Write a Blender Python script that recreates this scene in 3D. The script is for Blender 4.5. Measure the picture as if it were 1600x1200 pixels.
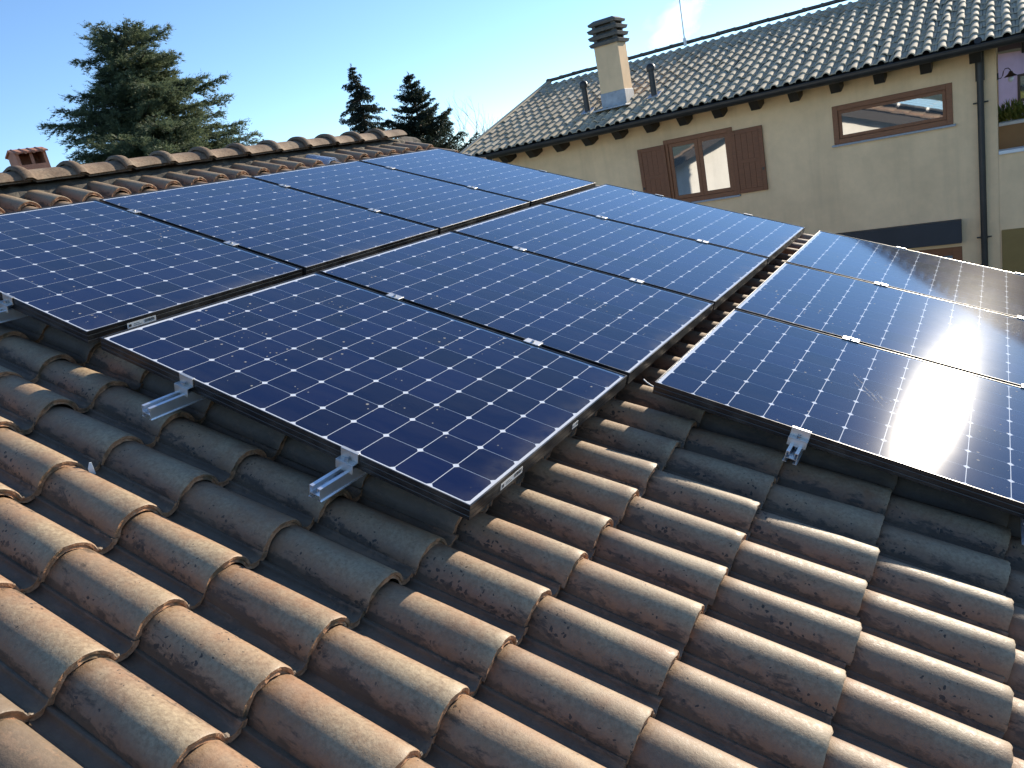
import bpy, math, random
import numpy as np
from mathutils import Matrix, Vector

# ------------------------------------------------------------------ camera, sky, sun, exposure
sc = bpy.context.scene
for o in list(bpy.data.objects):
    bpy.data.objects.remove(o)
COL = sc.collection

cam = bpy.data.cameras.new("camera")
cam.sensor_width = 36.0
cam.lens = 26.478
cam.clip_start = 0.05
cam.clip_end = 2000
camo = bpy.data.objects.new("camera", cam)
COL.objects.link(camo)
_r, _u, _b = (0.83527, 0.513172, -0.197432), (0.016291, 0.335817, 0.941786), (0.549599, -0.789862, 0.272138)
_c = (2.6429, -1.3933, 0.2791)
camo.matrix_world = Matrix(((_r[0], _u[0], _b[0], _c[0]), (_r[1], _u[1], _b[1], _c[1]), (_r[2], _u[2], _b[2], _c[2]), (0, 0, 0, 1)))
sc.camera = camo

TH = math.radians(20.15)
CT, ST = math.cos(TH), math.sin(TH)
ROOF = Matrix(((CT, 0, ST, 0), (0, 1, 0, 0), (-ST, 0, CT, 0), (0, 0, 0, 1)))   # (s down the slope, t along the ridge, n up) -> world
SUN = (ROOF @ Vector((0.15, 2.43, 1.0))).normalized()
SUN_EL = math.asin(SUN.z)
SUN_AZ = math.atan2(SUN.x, SUN.y)

world = bpy.data.worlds.new("World")
sc.world = world
world.use_nodes = True
wn = world.node_tree
sky = wn.nodes.new("ShaderNodeTexSky")
sky.sky_type = 'NISHITA'
sky.sun_disc = False
sky.sun_elevation = SUN_EL
sky.sun_rotation = SUN_AZ
sky.air_density = 0.8
sky.dust_density = 0.0
sky.ozone_density = 3.8
wn.links.new(sky.outputs[0], wn.nodes["Background"].inputs[0])
wn.nodes["Background"].inputs[1].default_value = 0.112

sun = bpy.data.lights.new("sun", 'SUN')
sun.energy = 4.5
sun.angle = math.radians(0.5)
sun.color = (1.0, 0.895, 0.735)
suno = bpy.data.objects.new("sun", sun)
COL.objects.link(suno)
suno.rotation_euler = SUN.to_track_quat('Z', 'Y').to_euler()

vs = sc.view_settings
vs.view_transform = 'Standard'
vs.look = 'None'
vs.exposure = 1.05
vs.gamma = 1.0
vs.use_curve_mapping = False

# ------------------------------------------------------------------ helpers
def link(name, data, parent=None, matrix=None):
    o = bpy.data.objects.new(name, data)
    COL.objects.link(o)
    if parent is not None:
        o.parent = parent
    if matrix is not None:
        o.matrix_basis = matrix
    return o

def tag(o, label=None, category=None, group=None, kind=None):
    if label: o["label"] = label
    if category: o["category"] = category
    if group: o["group"] = group
    if kind: o["kind"] = kind
    return o

class MB:
    """collects geometry for one mesh"""
    def __init__(self):
        self.v, self.f, self.sm = [], [], []
    def add(self, verts, faces, smooth=False):
        b = len(self.v)
        self.v += [tuple(p) for p in verts]
        for fc in faces:
            self.f.append(tuple(i + b for i in fc)); self.sm.append(smooth)
    def box(self, x0, x1, y0, y1, z0, z1):
        self.add([(x0, y0, z0), (x1, y0, z0), (x1, y1, z0), (x0, y1, z0), (x0, y0, z1), (x1, y0, z1), (x1, y1, z1), (x0, y1, z1)],
                 [(0, 3, 2, 1), (4, 5, 6, 7), (0, 1, 5, 4), (1, 2, 6, 5), (2, 3, 7, 6), (3, 0, 4, 7)])
    def bbox(self, x0, x1, y0, y1, z0, z1, b=0.004):
        """box with chamfered vertical and top edges"""
        xs, ys = (x0, x1), (y0, y1)
        def ring(i, z):
            return [(x0 + i, y0 + b, z), (x0 + b, y0 + i, z), (x1 - b, y0 + i, z), (x1 - i, y0 + b, z), (x1 - i, y1 - b, z), (x1 - b, y1 - i, z), (x0 + b, y1 - i, z), (x0 + i, y1 - b, z)]
        def ringin(z):
            return [(x0 + b, y0 + 2 * b, z), (x0 + 2 * b, y0 + b, z), (x1 - 2 * b, y0 + b, z), (x1 - b, y0 + 2 * b, z), (x1 - b, y1 - 2 * b, z), (x1 - 2 * b, y1 - b, z), (x0 + 2 * b, y1 - b, z), (x0 + b, y1 - 2 * b, z)]
        rings = [ringin(z0), ring(0, z0 + b), ring(0, z1 - b), ringin(z1)]
        vv = [p for r in rings for p in r]
        ff = [tuple(range(7, -1, -1)), tuple(range(24, 32))]
        for k in range(3):
            for i in range(8):
                j = (i + 1) % 8
                ff.append((k * 8 + i, k * 8 + j, k * 8 + 8 + j, k * 8 + 8 + i))
        self.add(vv, ff)
    def prism(self, prof, axis, a0, a1):
        """prof: 2D polygon (counter-clockwise), extruded along axis"""
        n = len(prof)
        def p3(p, a):
            return {0: (a, p[0], p[1]), 1: (p[0], a, p[1]), 2: (p[0], p[1], a)}[axis]
        vv = [p3(p, a0) for p in prof] + [p3(p, a1) for p in prof]
        ff = [tuple(range(n - 1, -1, -1)), tuple(range(n, 2 * n))]
        for i in range(n):
            j = (i + 1) % n
            ff.append((i, j, n + j, n + i))
        self.add(vv, ff)
    def tube(self, pts, radii, seg=8, cap=True, smooth=True):
        pts = [Vector(p) for p in pts]
        if not isinstance(radii, (list, tuple)):
            radii = [radii] * len(pts)
        vv, ff = [], []
        for i, p in enumerate(pts):
            d = (pts[min(i + 1, len(pts) - 1)] - pts[max(i - 1, 0)]).normalized()
            a = Vector((0, 0, 1)) if abs(d.z) < 0.9 else Vector((1, 0, 0))
            e1 = d.cross(a).normalized(); e2 = d.cross(e1)
            for k in range(seg):
                an = 2 * math.pi * k / seg
                vv.append(p + (e1 * math.cos(an) + e2 * math.sin(an)) * radii[i])
        for i in range(len(pts) - 1):
            for k in range(seg):
                j = (k + 1) % seg
                ff.append((i * seg + k, i * seg + j, (i + 1) * seg + j, (i + 1) * seg + k))
        self.add(vv, ff, smooth)
        if cap:
            b = len(pts) - 1
            self.add([vv[k] for k in range(seg)], [tuple(range(seg - 1, -1, -1))])
            self.add([vv[b * seg + k] for k in range(seg)], [tuple(range(seg))])
    def mesh(self, name, mat):
        m = bpy.data.meshes.new(name)
        m.from_pydata(self.v, [], self.f)
        m.polygons.foreach_set("use_smooth", self.sm)
        if mat: m.materials.append(mat)
        m.validate(); m.update()
        return m
    def build(self, name, mat, parent=None, matrix=None):
        return link(name, self.mesh(name, mat), parent, matrix)

def empty(name, matrix=None, parent=None):
    o = link(name, None, parent, matrix)
    o.empty_display_size = 0.1
    return o

# ------------------------------------------------------------------ materials
class Mat:
    def __init__(self, name, base=(0.5, 0.5, 0.5), rough=0.7, metal=0.0, spec=0.5):
        self.m = bpy.data.materials.new(name); self.m.use_nodes = True
        self.nt = self.m.node_tree; self.n = self.nt.nodes
        self.p = self.n["Principled BSDF"]
        self.p.inputs["Base Color"].default_value = (*base, 1)
        self.p.inputs["Roughness"].default_value = rough
        self.p.inputs["Metallic"].default_value = metal
        self.p.inputs["Specular IOR Level"].default_value = spec
    def new(self, t, **kw):
        nd = self.n.new(t)
        for k, v in kw.items():
            if k in nd.inputs: nd.inputs[k].default_value = v
            else: setattr(nd, k, v)
        return nd
    def l(self, a, b): self.nt.links.new(a, b)
    def coords(self, rnd=True, scale=1.0, kind="Object"):
        tc = self.new("ShaderNodeTexCoord")
        out = tc.outputs[kind]
        if rnd:
            oi = self.new("ShaderNodeObjectInfo")
            mul = self.new("ShaderNodeMath", operation='MULTIPLY'); self.l(oi.outputs["Random"], mul.inputs[0]); mul.inputs[1].default_value = 57.0
            ad = self.new("ShaderNodeVectorMath", operation='ADD'); self.l(out, ad.inputs[0]); self.l(mul.outputs[0], ad.inputs[1])
            out = ad.outputs[0]; self.rnd = oi.outputs["Random"]
        return out
    def noise(self, vec, scale, detail=4, rough=0.55, dist=0.0):
        nd = self.new("ShaderNodeTexNoise"); nd.inputs["Scale"].default_value = scale; nd.inputs["Detail"].default_value = detail
        nd.inputs["Roughness"].default_value = rough; nd.inputs["Distortion"].default_value = dist
        if vec is not None: self.l(vec, nd.inputs["Vector"])
        return nd.outputs["Fac"]
    def stretch(self, vec, s):
        mp = self.new("ShaderNodeMapping"); mp.inputs["Scale"].default_value = s; self.l(vec, mp.inputs["Vector"]); return mp.outputs[0]
    def ramp(self, fac, stops):
        r = self.new("ShaderNodeValToRGB"); e = r.color_ramp.elements
        while len(e) < len(stops): e.new(0.5)
        for el, (p, c) in zip(e, stops):
            el.position = p; el.color = (*c, 1) if not isinstance(c, (int, float)) else (c, c, c, 1)
        self.l(fac, r.inputs[0]); return r.outputs[0]
    def mix(self, fac, a, b, mode='MIX'):
        mx = self.new("ShaderNodeMix"); mx.data_type = 'RGBA'; mx.blend_type = mode
        if isinstance(fac, (int, float)): mx.inputs[0].default_value = fac
        else: self.l(fac, mx.inputs[0])
        for i, c in ((6, a), (7, b)):
            if isinstance(c, tuple): mx.inputs[i].default_value = (*c, 1)
            else: self.l(c, mx.inputs[i])
        return mx.outputs[2]
    def math(self, op, a, b=0.0, clamp=False):
        m = self.new("ShaderNodeMath"); m.operation = op; m.use_clamp = clamp
        for i, c in ((0, a), (1, b)):
            if isinstance(c, (int, float)): m.inputs[i].default_value = c
            else: self.l(c, m.inputs[i])
        return m.outputs[0]
    def base(self, c): self.l(c, self.p.inputs["Base Color"])
    def bump(self, h, strength=0.3, dist=0.01):
        b = self.new("ShaderNodeBump"); b.inputs["Strength"].default_value = strength; b.inputs["Distance"].default_value = dist
        self.l(h, b.inputs["Height"]); self.l(b.outputs[0], self.p.inputs["Normal"])

def mat_simple(name, base, rough=0.7, metal=0.0, spec=0.5, var=0.15, scale=8.0, bump=0.0, bscale=120.0, rnd=True):
    M = Mat(name, base, rough, metal, spec)
    v = M.coords(rnd)
    n = M.noise(v, scale, 5, 0.6)
    lo = tuple(c * (1 - var) for c in base); hi = tuple(min(1, c * (1 + var)) for c in base)
    M.base(M.ramp(n, [(0.3, lo), (0.7, hi)]))
    if bump: M.bump(M.noise(v, bscale, 3), bump, 0.004)
    return M.m

def mat_tile():
    M = Mat("clay_tile", rough=0.7, spec=0.4)
    v = M.coords(True)
    big = M.noise(v, 7.0, 5, 0.6)
    fine = M.noise(v, 90.0, 4, 0.7)
    mid = M.noise(v, 28.0, 5, 0.65)
    # clay differs from tile to tile
    clay = M.ramp(M.rnd, [(0.0, (0.26, 0.135, 0.072)), (0.3, (0.32, 0.195, 0.112)), (0.55, (0.24, 0.135, 0.080)), (0.8, (0.29, 0.170, 0.098)), (1.0, (0.34, 0.170, 0.085))])
    clay = M.mix(M.ramp(mid, [(0.35, 0.0), (0.7, 0.45)]), clay, (0.22, 0.165, 0.125))
    # grey-beige weathering film
    film = M.ramp(M.math('ADD', big, M.math('MULTIPLY', M.rnd, 0.16)), [(0.34, 0.15), (0.66, 0.9)])
    sep = M.new("ShaderNodeSeparateXYZ"); tc = M.new("ShaderNodeTexCoord"); M.l(tc.outputs["Object"], sep.inputs[0])
    top = M.new("ShaderNodeMapRange"); M.l(sep.outputs[2], top.inputs[0]); top.inputs[1].default_value = -0.036; top.inputs[2].default_value = -0.010
    top.inputs[3].default_value = 0.05; top.inputs[4].default_value = 1.0
    film = M.math('MULTIPLY', film, top.outputs[0])
    col = M.mix(film, clay, M.mix(M.ramp(fine, [(0.35, 0.0), (0.65, 1.0)]), (0.31, 0.235, 0.145), (0.41, 0.325, 0.21)))
    # grain
    col = M.mix(M.ramp(fine, [(0.3, 0.0), (0.62, 1.0)]), M.mix(1.0, col, (0.80, 0.79, 0.78), 'MULTIPLY'), col)
    # black lichen spots, thick low on the flanks
    vo = M.new("ShaderNodeTexVoronoi"); vo.inputs["Scale"].default_value = 62.0; vo.inputs["Randomness"].default_value = 1.0
    dv = M.new("ShaderNodeVectorMath"); dv.operation = 'ADD'; M.l(v, dv.inputs[0])
    nz = M.new("ShaderNodeTexNoise"); nz.inputs["Scale"].default_value = 60.0; M.l(v, nz.inputs["Vector"])
    sc_ = M.new("ShaderNodeVectorMath"); sc_.operation = 'SCALE'; M.l(nz.outputs["Color"], sc_.inputs[0]); sc_.inputs[3].default_value = 0.02
    M.l(sc_.outputs[0], dv.inputs[1]); M.l(dv.outputs[0], vo.inputs["Vector"])
    size = M.math('MULTIPLY', M.noise(v, 11.0, 3), 0.62)
    low = M.new("ShaderNodeMapRange"); M.l(sep.outputs[2], low.inputs[0]); low.inputs[1].default_value = -0.055; low.inputs[2].default_value = -0.004
    low.inputs[3].default_value = 0.16; low.inputs[4].default_value = -0.12
    th = M.math('SUBTRACT', M.math('ADD', size, low.outputs[0]), 0.15)
    spots = M.math('LESS_THAN', vo.outputs["Distance"], th)
    spots = M.math('MULTIPLY', spots, M.ramp(M.noise(v, 5.0, 3), [(0.46, 0.0), (0.54, 0.92)]))
    col = M.mix(spots, col, (0.040, 0.034, 0.028))
    # dark weathering running down the flanks, thicker on some tiles
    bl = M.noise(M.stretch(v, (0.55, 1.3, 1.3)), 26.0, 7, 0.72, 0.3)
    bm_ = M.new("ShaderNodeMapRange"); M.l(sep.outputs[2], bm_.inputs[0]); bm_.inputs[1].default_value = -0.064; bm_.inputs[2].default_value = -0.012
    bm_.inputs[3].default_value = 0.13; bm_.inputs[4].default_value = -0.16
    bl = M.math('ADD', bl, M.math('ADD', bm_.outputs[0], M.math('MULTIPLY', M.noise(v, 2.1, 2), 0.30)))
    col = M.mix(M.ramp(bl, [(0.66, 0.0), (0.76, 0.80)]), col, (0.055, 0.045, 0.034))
    # more even brown tone low in the profile, over the pans
    pan_mask = M.new("ShaderNodeMapRange"); M.l(sep.outputs[2], pan_mask.inputs[0]); pan_mask.inputs[1].default_value = -0.072; pan_mask.inputs[2].default_value = -0.050
    pan_mask.inputs[3].default_value = 0.85; pan_mask.inputs[4].default_value = 0.0
    pan_tone = M.math('MULTIPLY', pan_mask.outputs[0], M.ramp(M.noise(v, 14.0, 5, 0.7), [(0.35, 0.6), (0.6, 1.0)]))
    col = M.mix(pan_tone, col, (0.185, 0.135, 0.090))
    M.base(col)
    M.l(M.ramp(fine, [(0.3, 0.44), (0.7, 0.72)]), M.p.inputs["Roughness"])
    h = M.math('ADD', M.math('MULTIPLY', M.noise(v, 160.0, 4, 0.7), 0.5), M.math('MULTIPLY', mid, 0.25))
    M.bump(h, 0.45, 0.004)
    return M.m

def mat_rim():
    M = Mat("broken_clay", rough=0.85, spec=0.25)
    v = M.coords(True)
    c = M.ramp(M.noise(v, 60.0, 5, 0.7), [(0.3, (0.24, 0.125, 0.068)), (0.55, (0.42, 0.225, 0.125)), (0.75, (0.52, 0.35, 0.225))])
    c = M.mix(M.ramp(M.noise(v, 18.0, 4), [(0.5, 0.0), (0.62, 0.8)]), c, (0.10, 0.085, 0.055))
    M.base(c); M.bump(M.noise(v, 220.0, 3), 0.5, 0.003)
    return M.m

def mat_plaster(name, base, stain=0.22):
    M = Mat(name, base, 0.9, spec=0.25)
    v = M.coords(False)
    n1 = M.noise(v, 0.55, 5, 0.62, 0.4); n2 = M.noise(v, 3.5, 6, 0.65)
    c = M.ramp(n1, [(0.3, tuple(x * (1 - stain) for x in base)), (0.5, base), (0.72, tuple(min(1, x * (1 + stain * 0.55)) for x in base))])
    c = M.mix(M.ramp(n2, [(0.33, 0.32), (0.62, 0.0)]), c, tuple(x * 0.72 for x in base))
    dr = M.noise(M.stretch(v, (2.5, 2.5, 0.25)), 1.2, 4, 0.6)
    c = M.mix(M.ramp(dr, [(0.50, 0.0), (0.75, 0.38)]), c, tuple(x * 0.62 for x in base))
    M.base(c); M.bump(M.noise(v, 90.0, 4, 0.7), 0.25, 0.004)
    return M.m

def mat_wood(name, base, axis_scale=(3, 3, 40)):
    M = Mat(name, base, 0.55, spec=0.4)
    v = M.coords(True)
    g = M.noise(M.stretch(v, axis_scale), 4.0, 6, 0.65, 0.3)
    M.base(M.ramp(g, [(0.25, tuple(x * 0.55 for x in base)), (0.5, base), (0.75, tuple(min(1, x * 1.35) for x in base))]))
    M.bump(g, 0.15, 0.003)
    return M.m

def mat_glass_panel():
    """cover glass of a module: Fresnel reflection over a clear pane, with a film of dust and dried drops"""
    m = bpy.data.materials.new("module_glass"); M = Mat.__new__(Mat); M.m = m; m.use_nodes = True
    M.nt = m.node_tree; M.n = M.nt.nodes; M.n.clear()
    out = M.new("ShaderNodeOutputMaterial")
    v = M.coords(True)
    tr = M.new("ShaderNodeBsdfTransparent")
    gl = M.new("ShaderNodeBsdfGlossy"); gl.distribution = 'GGX'
    gl.inputs["Color"].default_value = (1, 1, 1, 1)
    M.l(M.ramp(M.noise(v, 5.0, 6, 0.7), [(0.30, 0.053), (0.70, 0.058)]), gl.inputs["Roughness"])
    # Schlick reflectance from the angle alone, the same from both faces of the pane
    ge = M.new("ShaderNodeNewGeometry"); dt = M.new("ShaderNodeVectorMath"); dt.operation = 'DOT_PRODUCT'
    M.l(ge.outputs["Normal"], dt.inputs[0]); M.l(ge.outputs["Incoming"], dt.inputs[1])
    c1 = M.math('SUBTRACT', 1.0, M.math('ABSOLUTE', dt.outputs["Value"]))
    fr = M.math('ADD', M.math('MULTIPLY', M.math('POWER', c1, 4.4), 0.96), 0.030)
    mx = M.new("ShaderNodeMixShader"); M.l(fr, mx.inputs[0]); M.l(tr.outputs[0], mx.inputs[1])
    g2 = M.new("ShaderNodeBsdfGlossy"); g2.distribution = 'GGX'; g2.inputs["Roughness"].default_value = 0.17
    gm = M.new("ShaderNodeMixShader"); gm.inputs[0].default_value = 0.014; M.l(gl.outputs[0], gm.inputs[1]); M.l(g2.outputs[0], gm.inputs[2]); M.l(gm.outputs[0], mx.inputs[2])
    du = M.new("ShaderNodeBsdfDiffuse"); du.inputs["Color"].default_value = (0.50, 0.46, 0.40, 1)
    # thin dust film, streaked down the slope, thicker at the lower edge of the glass
    sep = M.new("ShaderNodeSeparateXYZ"); tc = M.new("ShaderNodeTexCoord"); M.l(tc.outputs["Object"], sep.inputs[0])
    st_ = M.noise(M.stretch(v, (1.2, 6, 6)), 3.0, 5, 0.65, 0.2)
    film = M.ramp(st_, [(0.38, 0.002), (0.78, 0.022)])
    low = M.new("ShaderNodeMapRange"); low.interpolation_type = 'SMOOTHSTEP'
    wob = M.math('ADD', sep.outputs[0], M.math('MULTIPLY', M.noise(v, 7.0, 4, 0.6), 0.16))
    M.l(wob, low.inputs[0]); low.inputs[1].default_value = 1.54; low.inputs[2].default_value = 1.68; low.inputs[3].default_value = 0.0; low.inputs[4].default_value = 0.07
    film = M.math('ADD', film, M.math('MULTIPLY', low.outputs[0], M.ramp(M.noise(v, 4.0, 5, 0.7), [(0.40, 0.1), (0.62, 2.0)])))
    vo = M.new("ShaderNodeTexVoronoi"); vo.inputs["Scale"].default_value = 48.0
    M.l(v, vo.inputs["Vector"])
    gate = M.ramp(M.noise(v, 3.2, 4, 0.6), [(0.42, 0.0), (0.62, 0.26)])
    rs = M.new("ShaderNodeSeparateColor"); M.l(vo.outputs["Color"], rs.inputs[0])
    big = M.math('MULTIPLY', M.math('GREATER_THAN', rs.outputs[0], 0.60), M.math('MULTIPLY', gate, rs.outputs[1]))
    drops = M.math('MULTIPLY', M.math('LESS_THAN', vo.outputs["Distance"], big), 0.55)
    fac = M.math('ADD', film, drops, True)
    m2 = M.new("ShaderNodeMixShader"); M.l(fac, m2.inputs[0]); M.l(mx.outputs[0], m2.inputs[1]); M.l(du.outputs[0], m2.inputs[2])
    M.l(m2.outputs[0], out.inputs[0])
    return m

def mat_window_glass(name="window_glass", sky_tint=(0.09, 0.11, 0.13), ior=2.7):  # pale-blue base colour stands in for reflected sky
    M = Mat(name, sky_tint, 0.02, spec=1.0)
    M.p.inputs["IOR"].default_value = ior
    v = M.coords(True)
    M.bump(M.noise(v, 1.3, 2), 0.03, 0.02)
    return M.m

def mat_leaf(name, a, b, rough=0.6):
    M = Mat(name, a, rough, spec=0.3)
    tc = M.new("ShaderNodeTexCoord")
    n = M.noise(tc.outputs["Object"], 1.1, 4, 0.6)
    n2 = M.noise(tc.outputs["Object"], 9.0, 2, 0.6)
    f = M.math('ADD', M.math('MULTIPLY', n, 0.6), M.math('MULTIPLY', n2, 0.4))
    M.base(M.ramp(f, [(0.35, a), (0.65, b)]))
    tl = M.new("ShaderNodeBsdfTranslucent"); M.l(M.p.inputs["Base Color"].links[0].from_socket, tl.inputs[0])
    mx = M.new("ShaderNodeMixShader"); mx.inputs[0].default_value = 0.35
    M.l(M.p.outputs[0], mx.inputs[1]); M.l(tl.outputs[0], mx.inputs[2]); M.l(mx.outputs[0], M.n["Material Output"].inputs[0])
    return M.m

def mat_house_tile():
    M = Mat("pale_tile", rough=0.85, spec=0.25)
    v = M.coords(True)
    # the rest of the roof is one mesh: vary along world position as well
    n = M.noise(v, 2.3, 3, 0.6); n2 = M.noise(v, 30.0, 4, 0.7)
    c = M.ramp(M.math('ADD', M.math('MULTIPLY', n, 0.72), M.math('MULTIPLY', M.new("ShaderNodeNewGeometry").outputs["Random Per Island"], 0.26)), [(0.30, (0.38, 0.31, 0.21)), (0.5, (0.50, 0.42, 0.295)), (0.70, (0.59, 0.51, 0.375))])
    c = M.mix(M.ramp(n2, [(0.33, 0.25), (0.55, 0.0)]), c, (0.22, 0.185, 0.13))
    M.base(c); M.bump(n2, 0.3, 0.006)
    return M.m

def mat_ground():
    M = Mat("ground_soil", (0.09, 0.10, 0.05), 0.95, spec=0.2)
    v = M.coords(False)
    n = M.noise(v, 0.12, 6, 0.6); n2 = M.noise(v, 2.2, 5, 0.65)
    c = M.ramp(n, [(0.35, (0.055, 0.075, 0.028)), (0.55, (0.085, 0.095, 0.04)), (0.7, (0.14, 0.12, 0.075))])
    c = M.mix(M.ramp(n2, [(0.3, 0.45), (0.65, 0.0)]), c, (0.04, 0.045, 0.022))
    M.base(c); M.bump(n2, 0.5, 0.05)
    return M.m

def mat_cell():
    M = Mat("silicon_cell", (0.006, 0.010, 0.040), 0.6, spec=0.0)
    v = M.coords(True)
    c = M.ramp(M.rnd, [(0.0, (0.0018, 0.0044, 0.026)), (0.5, (0.0026, 0.0064, 0.040)), (1.0, (0.0038, 0.0084, 0.052))])
    M.base(c)
    return M.m

TILE = mat_tile(); RIM = mat_rim()
CELL = mat_cell(); GLASS = mat_glass_panel()
BACKSHEET = mat_simple("white_backsheet", (0.70, 0.73, 0.77), 0.6, spec=0.0, var=0.03)
def mat_frame():
    M = Mat("black_anodised_frame", (0.015, 0.015, 0.016), 0.38, 0.0, 0.6)
    v = M.coords(True)
    d = M.noise(v, 6.0, 6, 0.7)
    M.base(M.ramp(d, [(0.48, (0.012, 0.012, 0.013)), (0.80, (0.07, 0.064, 0.055))]))
    M.l(M.ramp(d, [(0.4, 0.28), (0.7, 0.55)]), M.p.inputs["Roughness"])
    return M.m
FRAME = mat_frame()
ALU = mat_simple("raw_aluminium", (0.86, 0.87, 0.89), 0.34, 0.85, var=0.06, scale=20, bump=0.05, bscale=200)
ALU2 = mat_simple("cast_aluminium_clamp", (0.66, 0.65, 0.62), 0.45, 0.85, var=0.08, scale=20)
STEEL = mat_simple("steel_bolt", (0.45, 0.45, 0.46), 0.35, 1.0, var=0.1)
STICKER = mat_simple("paper_sticker", (0.72, 0.72, 0.70), 0.6, var=0.05, scale=30)
INK = mat_simple("printed_ink", (0.03, 0.03, 0.03), 0.6, var=0.0)
WHITEWALL = mat_plaster("white_plaster", (0.74, 0.72, 0.67), 0.08)
CREAM = mat_plaster("cream_plaster", (0.87, 0.61, 0.36), 0.18)
MORTAR = mat_simple("grey_mortar", (0.10, 0.085, 0.065), 0.95, var=0.35, scale=14, bump=0.6, bscale=60)
DECK = mat_simple("roof_boards", (0.06, 0.05, 0.04), 0.9)
HTILE = mat_house_tile()
BROWNWOOD = mat_wood("brown_window_wood", (0.24, 0.095, 0.040))
SHUTWOOD = mat_wood("red_brown_shutter_wood", (0.20, 0.074, 0.030))
DARKWOOD = mat_wood("dark_stained_timber", (0.030, 0.024, 0.020), (30, 3, 3))
GUTTER = mat_simple("dark_painted_metal", (0.040, 0.036, 0.033), 0.45, 0.3, var=0.2, scale=5)
BEAM = mat_simple("dark_grey_lintel", (0.030, 0.032, 0.038), 0.6, var=0.15, scale=3)
WGLASS = mat_window_glass()
STONE = mat_simple("grey_stone_sill", (0.36, 0.37, 0.39), 0.7, var=0.15, scale=30)
LEAD = mat_simple("lead_flashing", (0.30, 0.32, 0.35), 0.5, 0.5, var=0.2, scale=8)
CONC = mat_simple("chimney_concrete", (0.13, 0.12, 0.105), 0.9, var=0.25, scale=9, bump=0.4, bscale=50)
TERRA = mat_simple("terracotta_vent", (0.42, 0.19, 0.115), 0.85, var=0.15, scale=9, bump=0.3, bscale=90)
OCHRE = mat_simple("ochre_panel", (0.26, 0.165, 0.05), 0.7, var=0.1, scale=4)
LILAC = mat_plaster("lilac_plaster", (0.52, 0.45, 0.58), 0.08)
SHADED_ORANGE = mat_plaster("shaded_orange_plaster", (0.42, 0.25, 0.12), 0.15)  # orange wall, browned to paint in the shade on its inner side
WHITEP = mat_simple("white_coping", (0.75, 0.74, 0.72), 0.6, var=0.06)
BARK = mat_simple("bark", (0.075, 0.055, 0.042), 0.95, var=0.35, scale=6, bump=0.6, bscale=20)
GREYBARK = mat_simple("grey_bark", (0.17, 0.15, 0.14), 0.95, var=0.3, scale=6)

# ------------------------------------------------------------------ ground
def ground():
    b = MB(); n = 40; R = 900.0
    xs = np.sign(np.linspace(-1, 1, n)) * np.abs(np.linspace(-1, 1, n)) ** 2.2 * R
    rng = random.Random(3)
    vv = [(x, y, -4.4 + (rng.uniform(-0.05, 0.05) if max(abs(x), abs(y)) > 30 else 0)) for y in xs for x in xs]
    ff = [(j * n + i, j * n + i + 1, (j + 1) * n + i + 1, (j + 1) * n + i) for j in range(n - 1) for i in range(n - 1)]
    b.add(vv, ff)
    tag(b.build("ground", mat_ground()), kind="structure")
ground()

# ------------------------------------------------------------------ the building under the panels
RIDGE_S = -2.51
DECK_N = -0.235
EAVE_S = 4.10
T0, T1 = -2.30, 4.96
lowb = empty("low_building", Matrix.Translation((0.8, 1.3, -4.4)))
tag(lowb, "low building with weathered brown clay tile roof carrying the solar panels", "building")
LI = lowb.matrix_basis.inverted()
def wp(s, t, n):
    return ROOF @ Vector((s, t, n))
def rel(m): return LI @ m

def low_building():
    apex = wp(RIDGE_S, 0, -0.20)
    ax, az = apex.x, apex.z
    ex = wp(EAVE_S - 0.35, 0, DECK_N); 
    xr, zr = ex.x, ex.z - 0.05
    xl = 2 * ax - xr
    b = MB()
    prof = [(xl, -4.4), (xr, -4.4), (xr, zr), (ax, az - 0.12), (xl, zr)]
    b.prism([(p[0], p[1]) for p in prof], 1, T0 + 0.12, T1 - 0.45)
    b.build("wall", WHITEWALL, lowb, rel(Matrix()))
    # dark barge boards along both verges, added to darken what the windows reflect
    for (ya, yb) in ((T0 - 0.02, T0 + 0.03), (T1 - 0.03, T1 + 0.02)):
        for sg in (-1, 1):
            q = MB(); xe = wp(EAVE_S, 0, DECK_N).x - ax; ze = wp(EAVE_S, 0, DECK_N).z
            pr = [(ax, az - 0.05), (ax, az - 0.27), (ax + sg * xe, ze - 0.22), (ax + sg * xe, ze)]
            q.prism(pr if sg < 0 else pr[::-1], 1, ya, yb); q.build("added_barge_board", DARKWOOD, lowb, rel(Matrix()))
    # roof slab, both slopes
    d = MB()
    e0 = wp(RIDGE_S, 0, DECK_N); e1 = wp(EAVE_S, 0, DECK_N); th = 0.05
    e0x, e0z, e1x, e1z = ax, az - 0.06, e1.x, e1.z
    d.prism([(e0x, e0z), (e0x, e0z - th), (e1x, e1z - th), (e1x, e1z)][::-1], 1, T0, T1)
    d.prism([(2 * ax - e0x, e0z), (2 * ax - e0x, e0z - th), (2 * ax - e1x, e1z - th), (2 * ax - e1x, e1z)], 1, T0, T1)
    return d.build("roof", DECK, lowb, rel(Matrix()))
roof_obj = low_building()
ROOF_L = rel(ROOF)

TILE_P = 0.191     # column pitch
TILE_T = -0.237    # crest of a column
CREST = -0.123

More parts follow.
